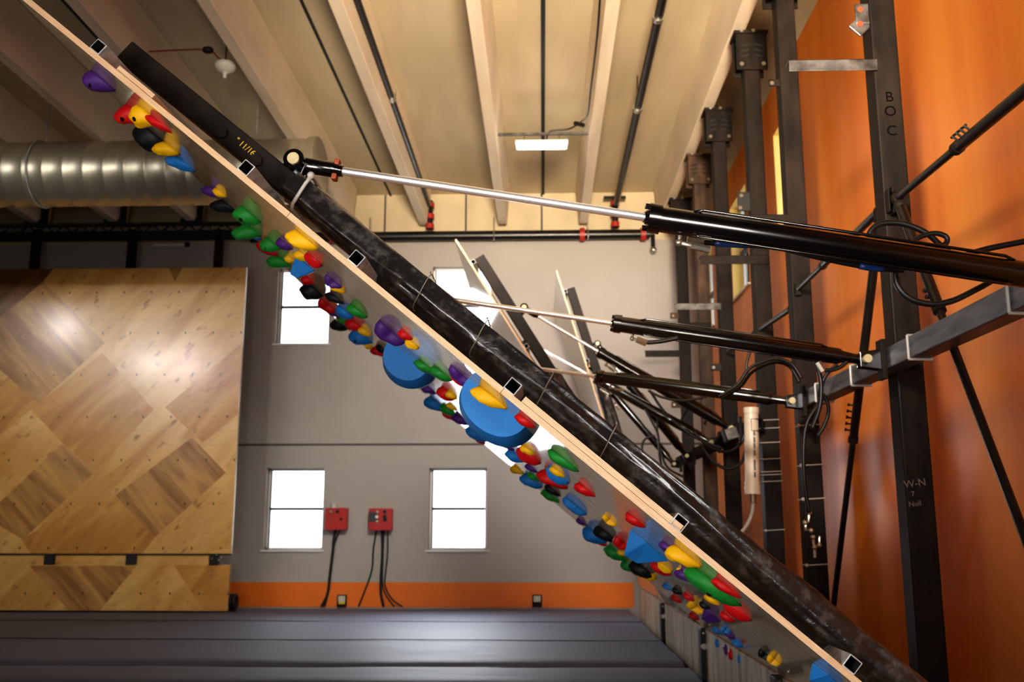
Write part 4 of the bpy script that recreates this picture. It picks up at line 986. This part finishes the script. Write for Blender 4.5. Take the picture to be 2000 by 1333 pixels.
wcable([(746, 1037), (747, 1080), (744, 1130), (744, 1160), (749, 1186)], .026, 'thick black cable hanging straight under the right red box')
wcable([(757, 1037), (757, 1080), (753, 1120), (752, 1145), (765, 1170), (786, 1186)], .014, 'thin dark cable curving right at the floor, from the right red box')
wcable([(750, 1037), (748, 1090), (747, 1135), (752, 1160), (770, 1186)], .012, 'thinnest dark cable close beside the thick straight one')
for x, lab in ((668, 'outlet box with yellow strip on the orange base below the left red box'), (1049, 'outlet box on the orange base below the lower right window')):
    c = onY(x, 1173, YB - .03)
    t = thing('outlet_box', (c.x, YB - .02, c.z - .1), lab, 'outlet')
    MB().span((c.x - .09, YB - .06, max(.0, c.z - .13)), (c.x + .09, YB - .016, c.z + .1)).build('outlet_frame', M['steel_dark'], t, bevel=.006)
    MB().span((c.x - .065, YB - .068, c.z - .03), (c.x + .065, YB - .058, c.z + .08)).build('outlet_plate', M['outlet'], t, bevel=.004)
    s = MB()
    for dx in (-.03, .03):
        for dz in (.0, .05): s.span((c.x + dx - .006, YB - .071, c.z + dz - .012), (c.x + dx + .006, YB - .066, c.z + dz + .012))
    s.build('socket_slots', M['tube_in'], t)
    if x < 900: MB().span((c.x - .06, YB - .07, c.z - .07), (c.x + .065, YB - .058, c.z - .035)).build('yellow_strip', M['yellow_ink'], t)
# black roll at the foot of the veneered wall
c = onY(447, 1178, 17.9); t = thing('cable_coil', (c.x, 17.9, 0), 'black coil standing at the foot of the veneered wall by the orange base', 'coil')
m = MB()
for k in range(3): m.tube([(c.x + .06 * k - .02, 17.95 + .12 * math.cos(a), .16 + .13 * math.sin(a)) for a in [2 * PI * i / 20 for i in range(21)]], .028, 8, False)
m.build('coil_turns', M['rubber'], t, smooth=True)

# ------------------------------------------------------------------ climbing holds
# colour, contact line start (upper left) and end (lower right) in the picture, how far it stands off the face, shape, label
HOLDS = [
 ('purple', 181, 138, 223, 177, 30, 'lump', 'purple lump hold alone at the top of the leaning board'),
 ('red', 252, 200, 280, 236, 36, 'lump', 'bulky red hold left of the topmost yellow hold'),
 ('yellow', 268, 206, 309, 238, 30, 'dome', 'round yellow hold high on the board between two red holds'),
 ('red', 292, 229, 339, 256, 13, 'horn', 'thin red claw hold right of the topmost yellow hold'),
 ('black', 272, 248, 335, 279, 34, 'dome', 'wide black hold below the topmost yellow hold'),
 ('yellow', 322, 276, 351, 303, 28, 'slab', 'yellow hold between the wide black hold and the first blue one'),
 ('blue', 346, 303, 379, 336, 22, 'slab', 'topmost blue hold, in front of the air duct'),
 ('purple', 413, 362, 440, 388, 20, 'slab', 'small purple hold behind a small yellow knob near the duct'),
 ('yellow', 424, 365, 440, 387, 11, 'dome', 'small yellow knob at the duct end of the board, on a purple hold'),
 ('black', 434, 389, 463, 416, 24, 'slab', 'black tongue hold above the two topmost green holds'),
 ('green', 473, 403, 509, 435, 26, 'dome', 'round green ball hold, topmost of the green ones'),
 ('green', 483, 435, 510, 463, 36, 'slab', 'long green tongue hold hanging below the green ball'),
 ('blue', 499, 458, 511, 468, 9, 'dome', 'tiny blue hold at the foot of the long green tongue'),
 ('red', 510, 471, 543, 500, 14, 'dome', 'red hold peeping out left of the second green ball'),
 ('green', 522, 462, 546, 489, 22, 'dome', 'second green ball hold, left of a purple wedge'),
 ('purple', 548, 463, 569, 490, 13, 'dome', 'purple wedge hold between the second green ball and the big yellow horn'),
 ('yellow', 577, 447, 621, 489, 27, 'horn', 'big yellow horn hold on the upper middle of the board, near its edge'),
 ('green', 543, 496, 566, 523, 24, 'slab', 'green tongue hold left of the small blue volume, over the upper left window'),
 ('yellow', 562, 497, 575, 512, 11, 'dome', 'small yellow knob behind the small blue volume'),
 ('yellow', 586, 486, 603, 512, 15, 'dome', 'yellow knob between the small blue volume and a red hold'),
 ('red', 603, 492, 628, 522, 15, 'ridge', 'red ridged hold right of the small blue volume'),
 ('blue', 580, 503, 615, 531, 34, 'pyramid', 'small blue volume with flat faces, topmost of the volumes'),
 ('red', 597, 537, 613, 555, 15, 'dome', 'red knob just under the small blue volume'),
 ('black', 601, 549, 631, 581, 26, 'dome', 'large navy black hold over the upper left window'),
 ('purple', 641, 535, 661, 561, 14, 'heart', 'purple heart shaped hold over the upper left window'),
 ('yellow', 654, 552, 673, 574, 12, 'dome', 'yellow knob below the purple heart hold'),
 ('black', 644, 571, 673, 593, 13, 'horn', 'black horned hold under the yellow knob and the purple heart'),
 ('red', 630, 580, 652, 610, 14, 'heart', 'pinkish red notched hold at the right side of the upper left window'),
 ('purple', 641, 603, 661, 621, 7, 'dome', 'small purple hold right under the pinkish red notched one'),
 ('blue', 662, 596, 690, 622, 15, 'dome', 'blue hold left of a half round green one'),
 ('green', 688, 591, 714, 623, 15, 'dome', 'half round green hold right of the upper left window'),
 ('green', 664, 620, 678, 634, 8, 'dome', 'small green hold between a blue and a black one'),
 ('red', 683, 622, 713, 645, 18, 'dome', 'glossy red oval hold under the half round green one'),
 ('black', 660, 629, 683, 649, 16, 'dome', 'black knob left of the glossy red oval'),
 ('yellow', 706, 639, 725, 656, 11, 'dome', 'yellow knob between the red oval and a large purple hold'),
 ('blue', 692, 644, 728, 668, 22, 'dome', 'blue bowl hold below the glossy red oval'),
 ('purple', 742, 625, 783, 666, 24, 'heart', 'large purple notched hold left of the big blue dome'),
 ('red', 785, 642, 804, 665, 12, 'dome', 'red knob right of the large purple notched hold'),
 ('yellow', 798, 660, 816, 683, 12, 'ridge', 'yellow hold under the red knob above the big blue dome'),
 ('yellow', 713, 670, 730, 679, 9, 'dome', 'orange yellow hold lowest below the blue bowl'),
 ('red', 735, 674, 753, 696, 15, 'dome', 'red hold left of the big blue dome'),
 ('black', 744, 668, 757, 696, 10, 'dome', 'narrow black hold between the red one and the big blue dome'),
 ('blue', 764, 667, 847, 740, 54, 'volume', 'big blue dome volume on the middle of the board'),
 ('green', 821, 699, 846, 733, 14, 'dome', 'green hold at the right end of the big blue dome, left of its twin'),
 ('green', 849, 713, 881, 746, 15, 'dome', 'green hold between its green twin and a purple hold'),
 ('purple', 880, 712, 919, 749, 16, 'heart', 'purple hold on top of the largest blue volume'),
 ('red', 885, 735, 919, 756, 10, 'dome', 'flat red hold between the purple hold and the largest blue volume'),
 ('blue', 918, 736, 1036, 858, 66, 'volume', 'largest blue volume, low in the middle of the board'),
 ('yellow', 938, 753, 988, 799, 25, 'horn', 'yellow horn hold in front of the largest blue volume'),
 ('red', 1014, 808, 1045, 836, 14, 'dome', 'plain red oval hold right of the yellow horn and largest blue volume'),
 ('purple', 830, 750, 851, 770, 12, 'dome', 'purple hold at the far left of the cluster behind the largest blue volume'),
 ('red', 864, 754, 891, 781, 18, 'dome', 'bulky red hold left of the largest blue volume'),
 ('yellow', 876, 763, 892, 779, 11, 'dome', 'yellow knob touching the bulky red hold and the largest blue volume'),
 ('blue', 842, 771, 870, 806, 18, 'dome', 'dark blue hold below the bulky red one'),
 ('green', 864, 790, 893, 811, 13, 'dome', 'green hold in the cluster left of the largest blue volume'),
 ('yellow', 876, 788, 894, 801, 8, 'dome', 'small yellow knob on the green hold of the cluster'),
 ('red', 872, 808, 893, 824, 9, 'dome', 'red hold at the bottom of the cluster left of the largest blue volume'),
 ('purple', 891, 808, 917, 830, 14, 'dome', 'dark purple hold under the left edge of the largest blue volume'),
 ('blue', 918, 830, 952, 864, 16, 'dome', 'dark blue hold tucked beneath the largest blue volume'),
 ('red', 926, 852, 951, 866, 8, 'dome', 'thin red hold lowest beneath the largest blue volume'),
 ('purple', 985, 864, 1005, 880, 8, 'dome', 'small purple hold above a blue one, right below the largest volume'),
 ('blue', 998, 874, 1020, 907, 15, 'dome', 'blue hold left of a red one topped by a yellow knob'),
 ('red', 1018, 871, 1055, 906, 19, 'ridge', 'red hold carrying a yellow knob, above the lower right window'),
 ('yellow', 1023, 869, 1044, 890, 11, 'dome', 'yellow knob on the red hold above the lower right window'),
 ('yellow', 1003, 908, 1024, 926, 12, 'dome', 'yellow hold at the lower edge of the board, above a lower window'),
 ('purple', 1031, 907, 1051, 924, 8, 'dome', 'dark purple sliver hold left of a green one near the lower edge'),
 ('green', 1034, 923, 1054, 940, 9, 'dome', 'dull green hold on a grey blue one'),
 ('blue', 1026, 926, 1060, 952, 18, 'dome', 'grey blue bowl hold at the lower edge beside the red and blue pair'),
 ('green', 1078, 879, 1131, 921, 16, 'dome', 'big plain green oval hold near the edge of the board'),
 ('red', 1063, 917, 1109, 954, 22, 'dome', 'red hold behind a faceted blue one with a yellow knob'),
 ('blue', 1074, 909, 1109, 946, 17, 'ridge', 'faceted blue hold with a yellow knob on it'),
 ('yellow', 1080, 909, 1102, 935, 10, 'dome', 'yellow knob on the faceted blue hold'),
 ('black', 1066, 950, 1098, 967, 10, 'dome', 'flat black hold below the red and blue pair'),
 ('green', 1060, 960, 1095, 979, 11, 'dome', 'dark green flat hold lowest below the red and blue pair'),
 ('red', 1130, 943, 1163, 971, 14, 'dome', 'red oval hold alone on the bare middle part of the board'),
 ('blue', 1106, 972, 1143, 1003, 14, 'bone', 'blue bone shaped hold at the lower edge of the board'),
 ('purple', 1128, 1013, 1146, 1026, 7, 'dome', 'small dark purple hold below the blue bone'),
 ('yellow', 1178, 1003, 1202, 1025, 10, 'star', 'small yellow three pointed star hold'),
 ('blue', 1150, 1022, 1180, 1066, 20, 'dome', 'grey blue round hold left of a black one'),
 ('black', 1170, 1026, 1206, 1061, 17, 'dome', 'black boulder hold between a blue one and a red one'),
 ('red', 1158, 1042, 1187, 1070, 10, 'dome', 'red hold showing between the grey blue and black ones'),
 ('red', 1204, 1041, 1224, 1072, 16, 'heart', 'red hold left of the faceted blue pyramid'),
 ('red', 1228, 1000, 1259, 1031, 14, 'dome', 'red hold above the faceted blue pyramid'),
 ('green', 1190, 1064, 1222, 1095, 17, 'dome', 'green hold left of the faceted blue pyramid'),
 ('yellow', 1210, 1074, 1222, 1086, 8, 'dome', 'tiny yellow knob on the green hold by the blue pyramid'),
 ('blue', 1226, 1036, 1306, 1094, 44, 'pyramid', 'large blue pyramid volume with flat faces, lower right on the board'),
 ('purple', 1293, 1058, 1326, 1081, 14, 'dome', 'purple hold between the blue pyramid and a yellow horn'),
 ('yellow', 1318, 1066, 1371, 1107, 27, 'horn', 'yellow horn hold right of the blue pyramid'),
 ('purple', 1328, 1109, 1357, 1137, 15, 'dome', 'purple hold left of the largest green oval'),
 ('yellow', 1325, 1108, 1336, 1118, 7, 'dome', 'tiny yellow knob beside the purple hold under the yellow horn'),
 ('green', 1352, 1108, 1446, 1180, 28, 'dome', 'largest green oval hold, low on the board'),
 ('red', 1399, 1131, 1449, 1167, 15, 'horn', 'red claw hold at the lower right of the largest green oval'),
 ('green', 1216, 1094, 1240, 1114, 13, 'dome', 'small dark green hold below the blue pyramid at the edge of the board'),
 ('black', 1239, 1098, 1284, 1128, 20, 'dome', 'black base hold with a yellow one on it, lowest far end of the board'),
 ('yellow', 1249, 1106, 1284, 1128, 16, 'ridge', 'yellow hold mounted on the black base at the far lower end'),
 ('red', 1275, 1100, 1314, 1121, 14, 'dome', 'red hold below the blue pyramid with a yellow knob'),
 ('yellow', 1288, 1098, 1313, 1118, 11, 'ridge', 'yellow ridged knob on the red hold below the blue pyramid'),
 ('blue', 1297, 1143, 1317, 1154, 6, 'dome', 'small blue foot hold near the bottom far end of the board'),
 ('black', 1317, 1148, 1334, 1162, 8, 'dome', 'small black foot hold beside the small blue one'),
 ('red', 1313, 1164, 1333, 1177, 7, 'dome', 'small red foot hold by the seam, left of another red one'),
 ('red', 1338, 1159, 1356, 1174, 8, 'dome', 'small red foot hold above the twin pointed yellow hold'),
 ('yellow', 1345, 1170, 1376, 1197, 14, 'star', 'pointed yellow hold left of a purple one, low on the board'),
 ('yellow', 1378, 1164, 1408, 1180, 9, 'dome', 'flat yellow hold under the largest green oval'),
 ('black', 1371, 1174, 1388, 1190, 10, 'dome', 'black ball foot hold between yellow and purple holds'),
 ('purple', 1372, 1188, 1410, 1214, 20, 'pyramid', 'angular purple hold low on the board below the largest green oval'),
 ('red', 1349, 1198, 1366, 1211, 7, 'dome', 'small dull red foot hold under the pointed yellow hold'),
 ('red', 1418, 1175, 1467, 1209, 17, 'ridge', 'large pointed red hold below the red claw'),
 ('red', 1411, 1194, 1435, 1216, 11, 'dome', 'round red hold left of the large pointed red one'),
 ('blue', 1393, 1228, 1409, 1238, 6, 'dome', 'blue foot hold below the angular purple hold, first of three'),
 ('blue', 1409, 1223, 1425, 1236, 8, 'star', 'blue pointed foot hold beside a purple one'),
 ('purple', 1418, 1234, 1437, 1248, 7, 'dome', 'purple foot hold between two blue ones'),
 ('blue', 1433, 1250, 1451, 1265, 8, 'dome', 'blue foot hold below the purple one near the bottom seam'),
 ('black', 1482, 1264, 1505, 1288, 11, 'star', 'black angular foot hold left of a yellow one, near the bottom'),
 ('yellow', 1499, 1275, 1523, 1297, 12, 'star', 'bright yellow pointed foot hold near the bottom of the board'),
 ('blue', 1582, 1290, 1650, 1350, 30, 'pyramid', 'blue volume cut off by the bottom edge of the picture'),
]
def surf(shape, a, f):
    """plan radius factor for angle a, f = 0 base .. 1 top"""
    if shape == 'heart': return 1 + .34 * math.cos(3 * a) * (1 - .3 * f) - .05
    if shape == 'star': return .75 + .42 * math.cos(3 * a + .6)
    if shape == 'bone': return .8 + .25 * math.cos(2 * a) + .1 * math.cos(4 * a)
    return 1 + .06 * math.cos(2 * a + 1)
def make_hold(i, col, x0, y0, x1, y1, hp, shape, label):
    B = B1; cx, cy = (x0 + x1) / 2, (y0 + y1) / 2
    kick = False
    c = B.px(cx, cy); dep = (c - CAM).dot(fw)
    pa, pb = onY(x0, y0, c.y), onY(x1, y1, c.y)
    L = abs((pb - pa).dot(B.e1)); h = hp * dep / F * 1.05
    y = (c - B.O).y
    W = {'volume': .62, 'pyramid': .8, 'horn': .62, 'slab': .8}.get(shape, .9) * L
    W = min(W, .75)
    if y < W / 2 + .02: y = W / 2 + .02
    if y > W1 - W / 2: y = W1 - W / 2 - .02
    t0 = (c - B.O).dot(B.e1)
    base = B.P(t0, y, 0)
    ex, ey, ez = -B.e1, B.e2, -B.e3         # down the slope, along the width, out of the face
    o = thing('climbing_hold', base, label, 'climbing hold', 'coloured holds on the leaning board')
    mb = MB(); rnd = random.Random(i * 13 + 5)
    if shape == 'pyramid':
        k = rnd.uniform(-.12, .12)
        pts = [(-.5, -.35), (-.1, -.5), (.5, -.2), (.42, .4), (-.3, .5)]
        top = [(-.26, -.1 + k, 1), (.06, .12, .92)]
        vs = [base + ex * (p[0] * L) + ey * (p[1] * W) for p in pts] + [base + ex * (q[0] * L) + ey * (q[1] * W) + ez * (h * q[2]) for q in top]
        mb.add(vs, [(0, 1, 5), (1, 2, 6, 5), (2, 3, 6), (3, 4, 5, 6), (4, 0, 5), (4, 3, 2, 1, 0)])
        mb.build('hold_body', HC[col], o, bevel=.006)
    elif shape == 'volume':
        # half disc block: flat sloping facet toward the camera, rounded outer rim
        n = 36; vs = []; rings = [(-.5, .84, -.2), (-.05, 1.0, .0), (.5, .8, .12)]
        for (yy, s, sh) in rings:
            for k in range(n + 1):
                a = PI * k / n
                vs.append(base + ex * ((-math.cos(a) * .5 * s + (1 - s) * .14 + sh * .3) * L) + ez * (math.sin(a) ** .86 * h * s) + ey * (yy * W + (.0 if yy > -.5 else 0)))
        N = n + 1
        fs = [(j * N + k, j * N + k + 1, (j + 1) * N + k + 1, (j + 1) * N + k) for j in range(len(rings) - 1) for k in range(n)]
        fs.append(tuple(range(n, -1, -1))); fs.append(tuple(range((len(rings) - 1) * N, len(rings) * N)))
        # under face
        for j in range(len(rings) - 1): fs.append((j * N, (j + 1) * N, (j + 1) * N + n, j * N + n))
        mb.add(vs, fs); mb.build('hold_body', HC[col], o, smooth='auto')
    else:
        nu, nv = 30, 10; vs = []
        skew = {'horn': .62, 'slab': .75, 'lump': .35}.get(shape, rnd.uniform(.02, .28))
        sharp = {'slab': .75, 'ridge': .8}.get(shape, .9)
        ph = rnd.uniform(0, 6); tail = rnd.uniform(.25, .55) if shape in ('dome', 'lump') else .1
        if shape == 'dome': skew += .16
        for j in range(nv):
            e = PI / 2 * j / nv; cr = math.cos(e) ** (.62 if shape != 'ridge' else .95); zz = math.sin(e) ** sharp
            for k in range(nu):
                a = 2 * PI * k / nu; r = surf(shape, a, zz) * cr
                u, v_ = math.cos(a) * .5 * r, math.sin(a) * .5 * r
                z = zz
                if shape == 'horn':
                    z *= 1 - .5 * max(0, math.cos(a)) * cr - .25 * math.exp(-((u + .05) ** 2 + v_ ** 2) / .02)
                    u -= skew * z * .42; 
                elif shape == 'slab': u = u * (1 - .25 * z) - skew * z * .75; v_ *= 1 - .2 * z
                elif shape == 'ridge': v_ *= (1 - .55 * z); u -= .1 * z
                else:
                    z *= 1 - tail * max(0, 2 * u) ** 1.3; v_ *= 1 - .5 * tail * max(0, 2 * u); u -= skew * z * .6
                nn = mnoise.noise(V((u * 2.6 + i, v_ * 2.6, z * 2.2 + ph)))
                z = max(0, z * (1 + .2 * nn)); u *= 1 + .09 * nn
                vs.append(base + ex * (u * L) + ey * (v_ * W) + ez * (z * h))
        ue = {'horn': -skew * .42 * .8, 'slab': -skew * .75, 'ridge': -.1}.get(shape, -skew * .6)
        vs.append(base + ex * (ue * L) + ez * (h * (.8 if shape == 'horn' else 1.0)))
        fs = [(j * nu + k, j * nu + (k + 1) % nu, (j + 1) * nu + (k + 1) % nu, (j + 1) * nu + k) for j in range(nv - 1) for k in range(nu)]
        fs += [((nv - 1) * nu + k, (nv - 1) * nu + (k + 1) % nu, nv * nu) for k in range(nu)] + [tuple(reversed(range(nu)))]
        mb.add(vs, fs); mb.build('hold_body', HC[col], o, smooth=True)
    if hp >= 20 and shape in ('dome', 'lump'):
        # bolt recess on the outer face, turned toward the open room
        q = base + ex * (-.05 * L) - ey * (W * .30) + ez * (h * .80)
        nrm = (ez * .75 - ey * .66).normalized()
        MB().cyl(q - nrm * .03, q + nrm * .004, .011, n=10).build('bolt', M['black_matte'], o, smooth='auto')
for i, hrow in enumerate(HOLDS): make_hold(i, *hrow)
# foot holds on the kickboard itself
for i, (col, x, y, s, lab) in enumerate([('blue', 1402, 1257, 7, 'small blue foot hold highest on the kickboard'), ('purple', 1418, 1270, 9, 'small purple foot hold on the kickboard'),
        ('red', 1428, 1279, 9, 'small red foot hold on the kickboard touching a purple one'), ('blue', 1444, 1289, 7, 'small blue foot hold lowest on the kickboard')]):
    p = onX(x, y, XK); r = s * p.y / F
    o = thing('foot_hold', p, lab, 'climbing hold', 'foot holds on the kickboard')
    vs = MB().ball(p, r, 14, 10, (.8, 1.3, 1.1))
    for v_ in vs.v: 
        n1 = mnoise.noise(V((v_.x * 20, v_.y * 9, v_.z * 20 + i))); v_.x = min(v_.x + n1 * r * .4, XK)
    vs.build('hold_body', HC[col], o, smooth=True)

# ------------------------------------------------------------------ light
w = bpy.data.worlds.new('world'); bpy.context.scene.world = w; w.use_nodes = True
nt = w.node_tree; bg = nt.nodes['Background']
sky = nt.nodes.new('ShaderNodeTexSky'); sky.sky_type = 'HOSEK_WILKIE'; sky.turbidity = 8; sky.sun_direction = (.3, -.6, .75)
mixn = nt.nodes.new('ShaderNodeMix'); mixn.data_type = 'RGBA'; mixn.inputs['Factor'].default_value = .8
mixn.inputs['B'].default_value = (1, 1, 1, 1)
nt.links.new(sky.outputs['Color'], mixn.inputs['A']); nt.links.new(mixn.outputs['Result'], bg.inputs['Color'])
bg.inputs['Strength'].default_value = 4.5
def area(name, loc, target, size, energy, col, sy=None, spread=None):
    l = bpy.data.lights.new(name, 'AREA'); l.energy = energy; l.color = col; l.size = size
    if sy: l.shape = 'RECTANGLE'; l.size_y = sy
    if spread: l.spread = math.radians(spread)
    o = bpy.data.objects.new(name, l); C.objects.link(o); o.location = loc
    o.rotation_euler = (V(target) - V(loc)).to_track_quat('-Z', 'Y').to_euler(); return o
def spot(name, loc, target, ang, blend, energy, col, r=.6):
    l = bpy.data.lights.new(name, 'SPOT'); l.energy = energy; l.color = col; l.spot_size = math.radians(ang); l.spot_blend = blend; l.shadow_soft_size = r
    o = bpy.data.objects.new(name, l); C.objects.link(o); o.location = loc
    o.rotation_euler = (V(target) - V(loc)).to_track_quat('-Z', 'Y').to_euler(); return o
spot('ceiling_fill_spot', (.5, -3.6, 2.9), (.6, 12.5, 8.4), 37, 1, 27000, (1, .83, .63), 1.0)  # unseen spot added to brighten the ceiling centre, fading toward the corners
spot('back_wall_spot', (-.4, 9.0, 7.0), (-.5, 19, 2.0), 66, 1, 2500, (1, .93, .86), .8)  # added unseen spot, lifts the middle of the grey wall
spot('orange_wall_spot', (-1.6, -1.5, 4.6), (3.1, 11.3, 3.6), 28, 1, 6200, (1, .9, .78), .5)  # no fixture here: spot added as a wash for the orange wall
area('board_fill', (-2.6, -1.2, 1.4), (.2, 5.5, 2.0), 1.6, 125, (1, .96, .92), 1.6, 120)
area('front_fill', (1.3, -1.6, 2.6), (.2, 4.0, 2.0), 1.4, 42, (1, .95, .9), 1.4, 100)
area('window_fill', (-1.9, 18.5, 2.6), (-1.3, 13.5, 0), 2.0, 75, (.86, .92, 1), 1.2, 120)  # unseen area light added inside the room to brighten the floor by the windows
spot('panel_spot', (-7.5, 8.0, 6.6), (-7.2, 17.8, 4.0), 48, 1, 560, (1, .92, .8), .5)  # added spot, unseen, to light the veneered wall
area('high_bay_lamp', (-13.6, 9.0, 7.1), (-9, 17.8, 3), .35, 14, (1, .95, .88), .35, 55)
area('high_bay_lamp', (-14.6, .6, 7.5), (-8, 17.8, 3), .45, 24, (1, .95, .88), .45, 55)
area('high_bay_lamp', (-13.2, .2, 7.5), (-7, 17.8, 3), .45, 24, (1, .95, .88), .45, 55)
sc = bpy.context.scene
sc.view_settings.view_transform = 'Standard'
try: sc.view_settings.look = 'Medium High Contrast'
except Exception:
    try: sc.view_settings.look = 'Standard - Medium High Contrast'
    except Exception: sc.view_settings.look = 'None'
print('LOOK', sc.view_settings.look)
sc.view_settings.exposure = 0
sc.cycles.use_denoising = True
sc.cycles.max_bounces = 6
sc.cycles.sample_clamp_indirect = 4
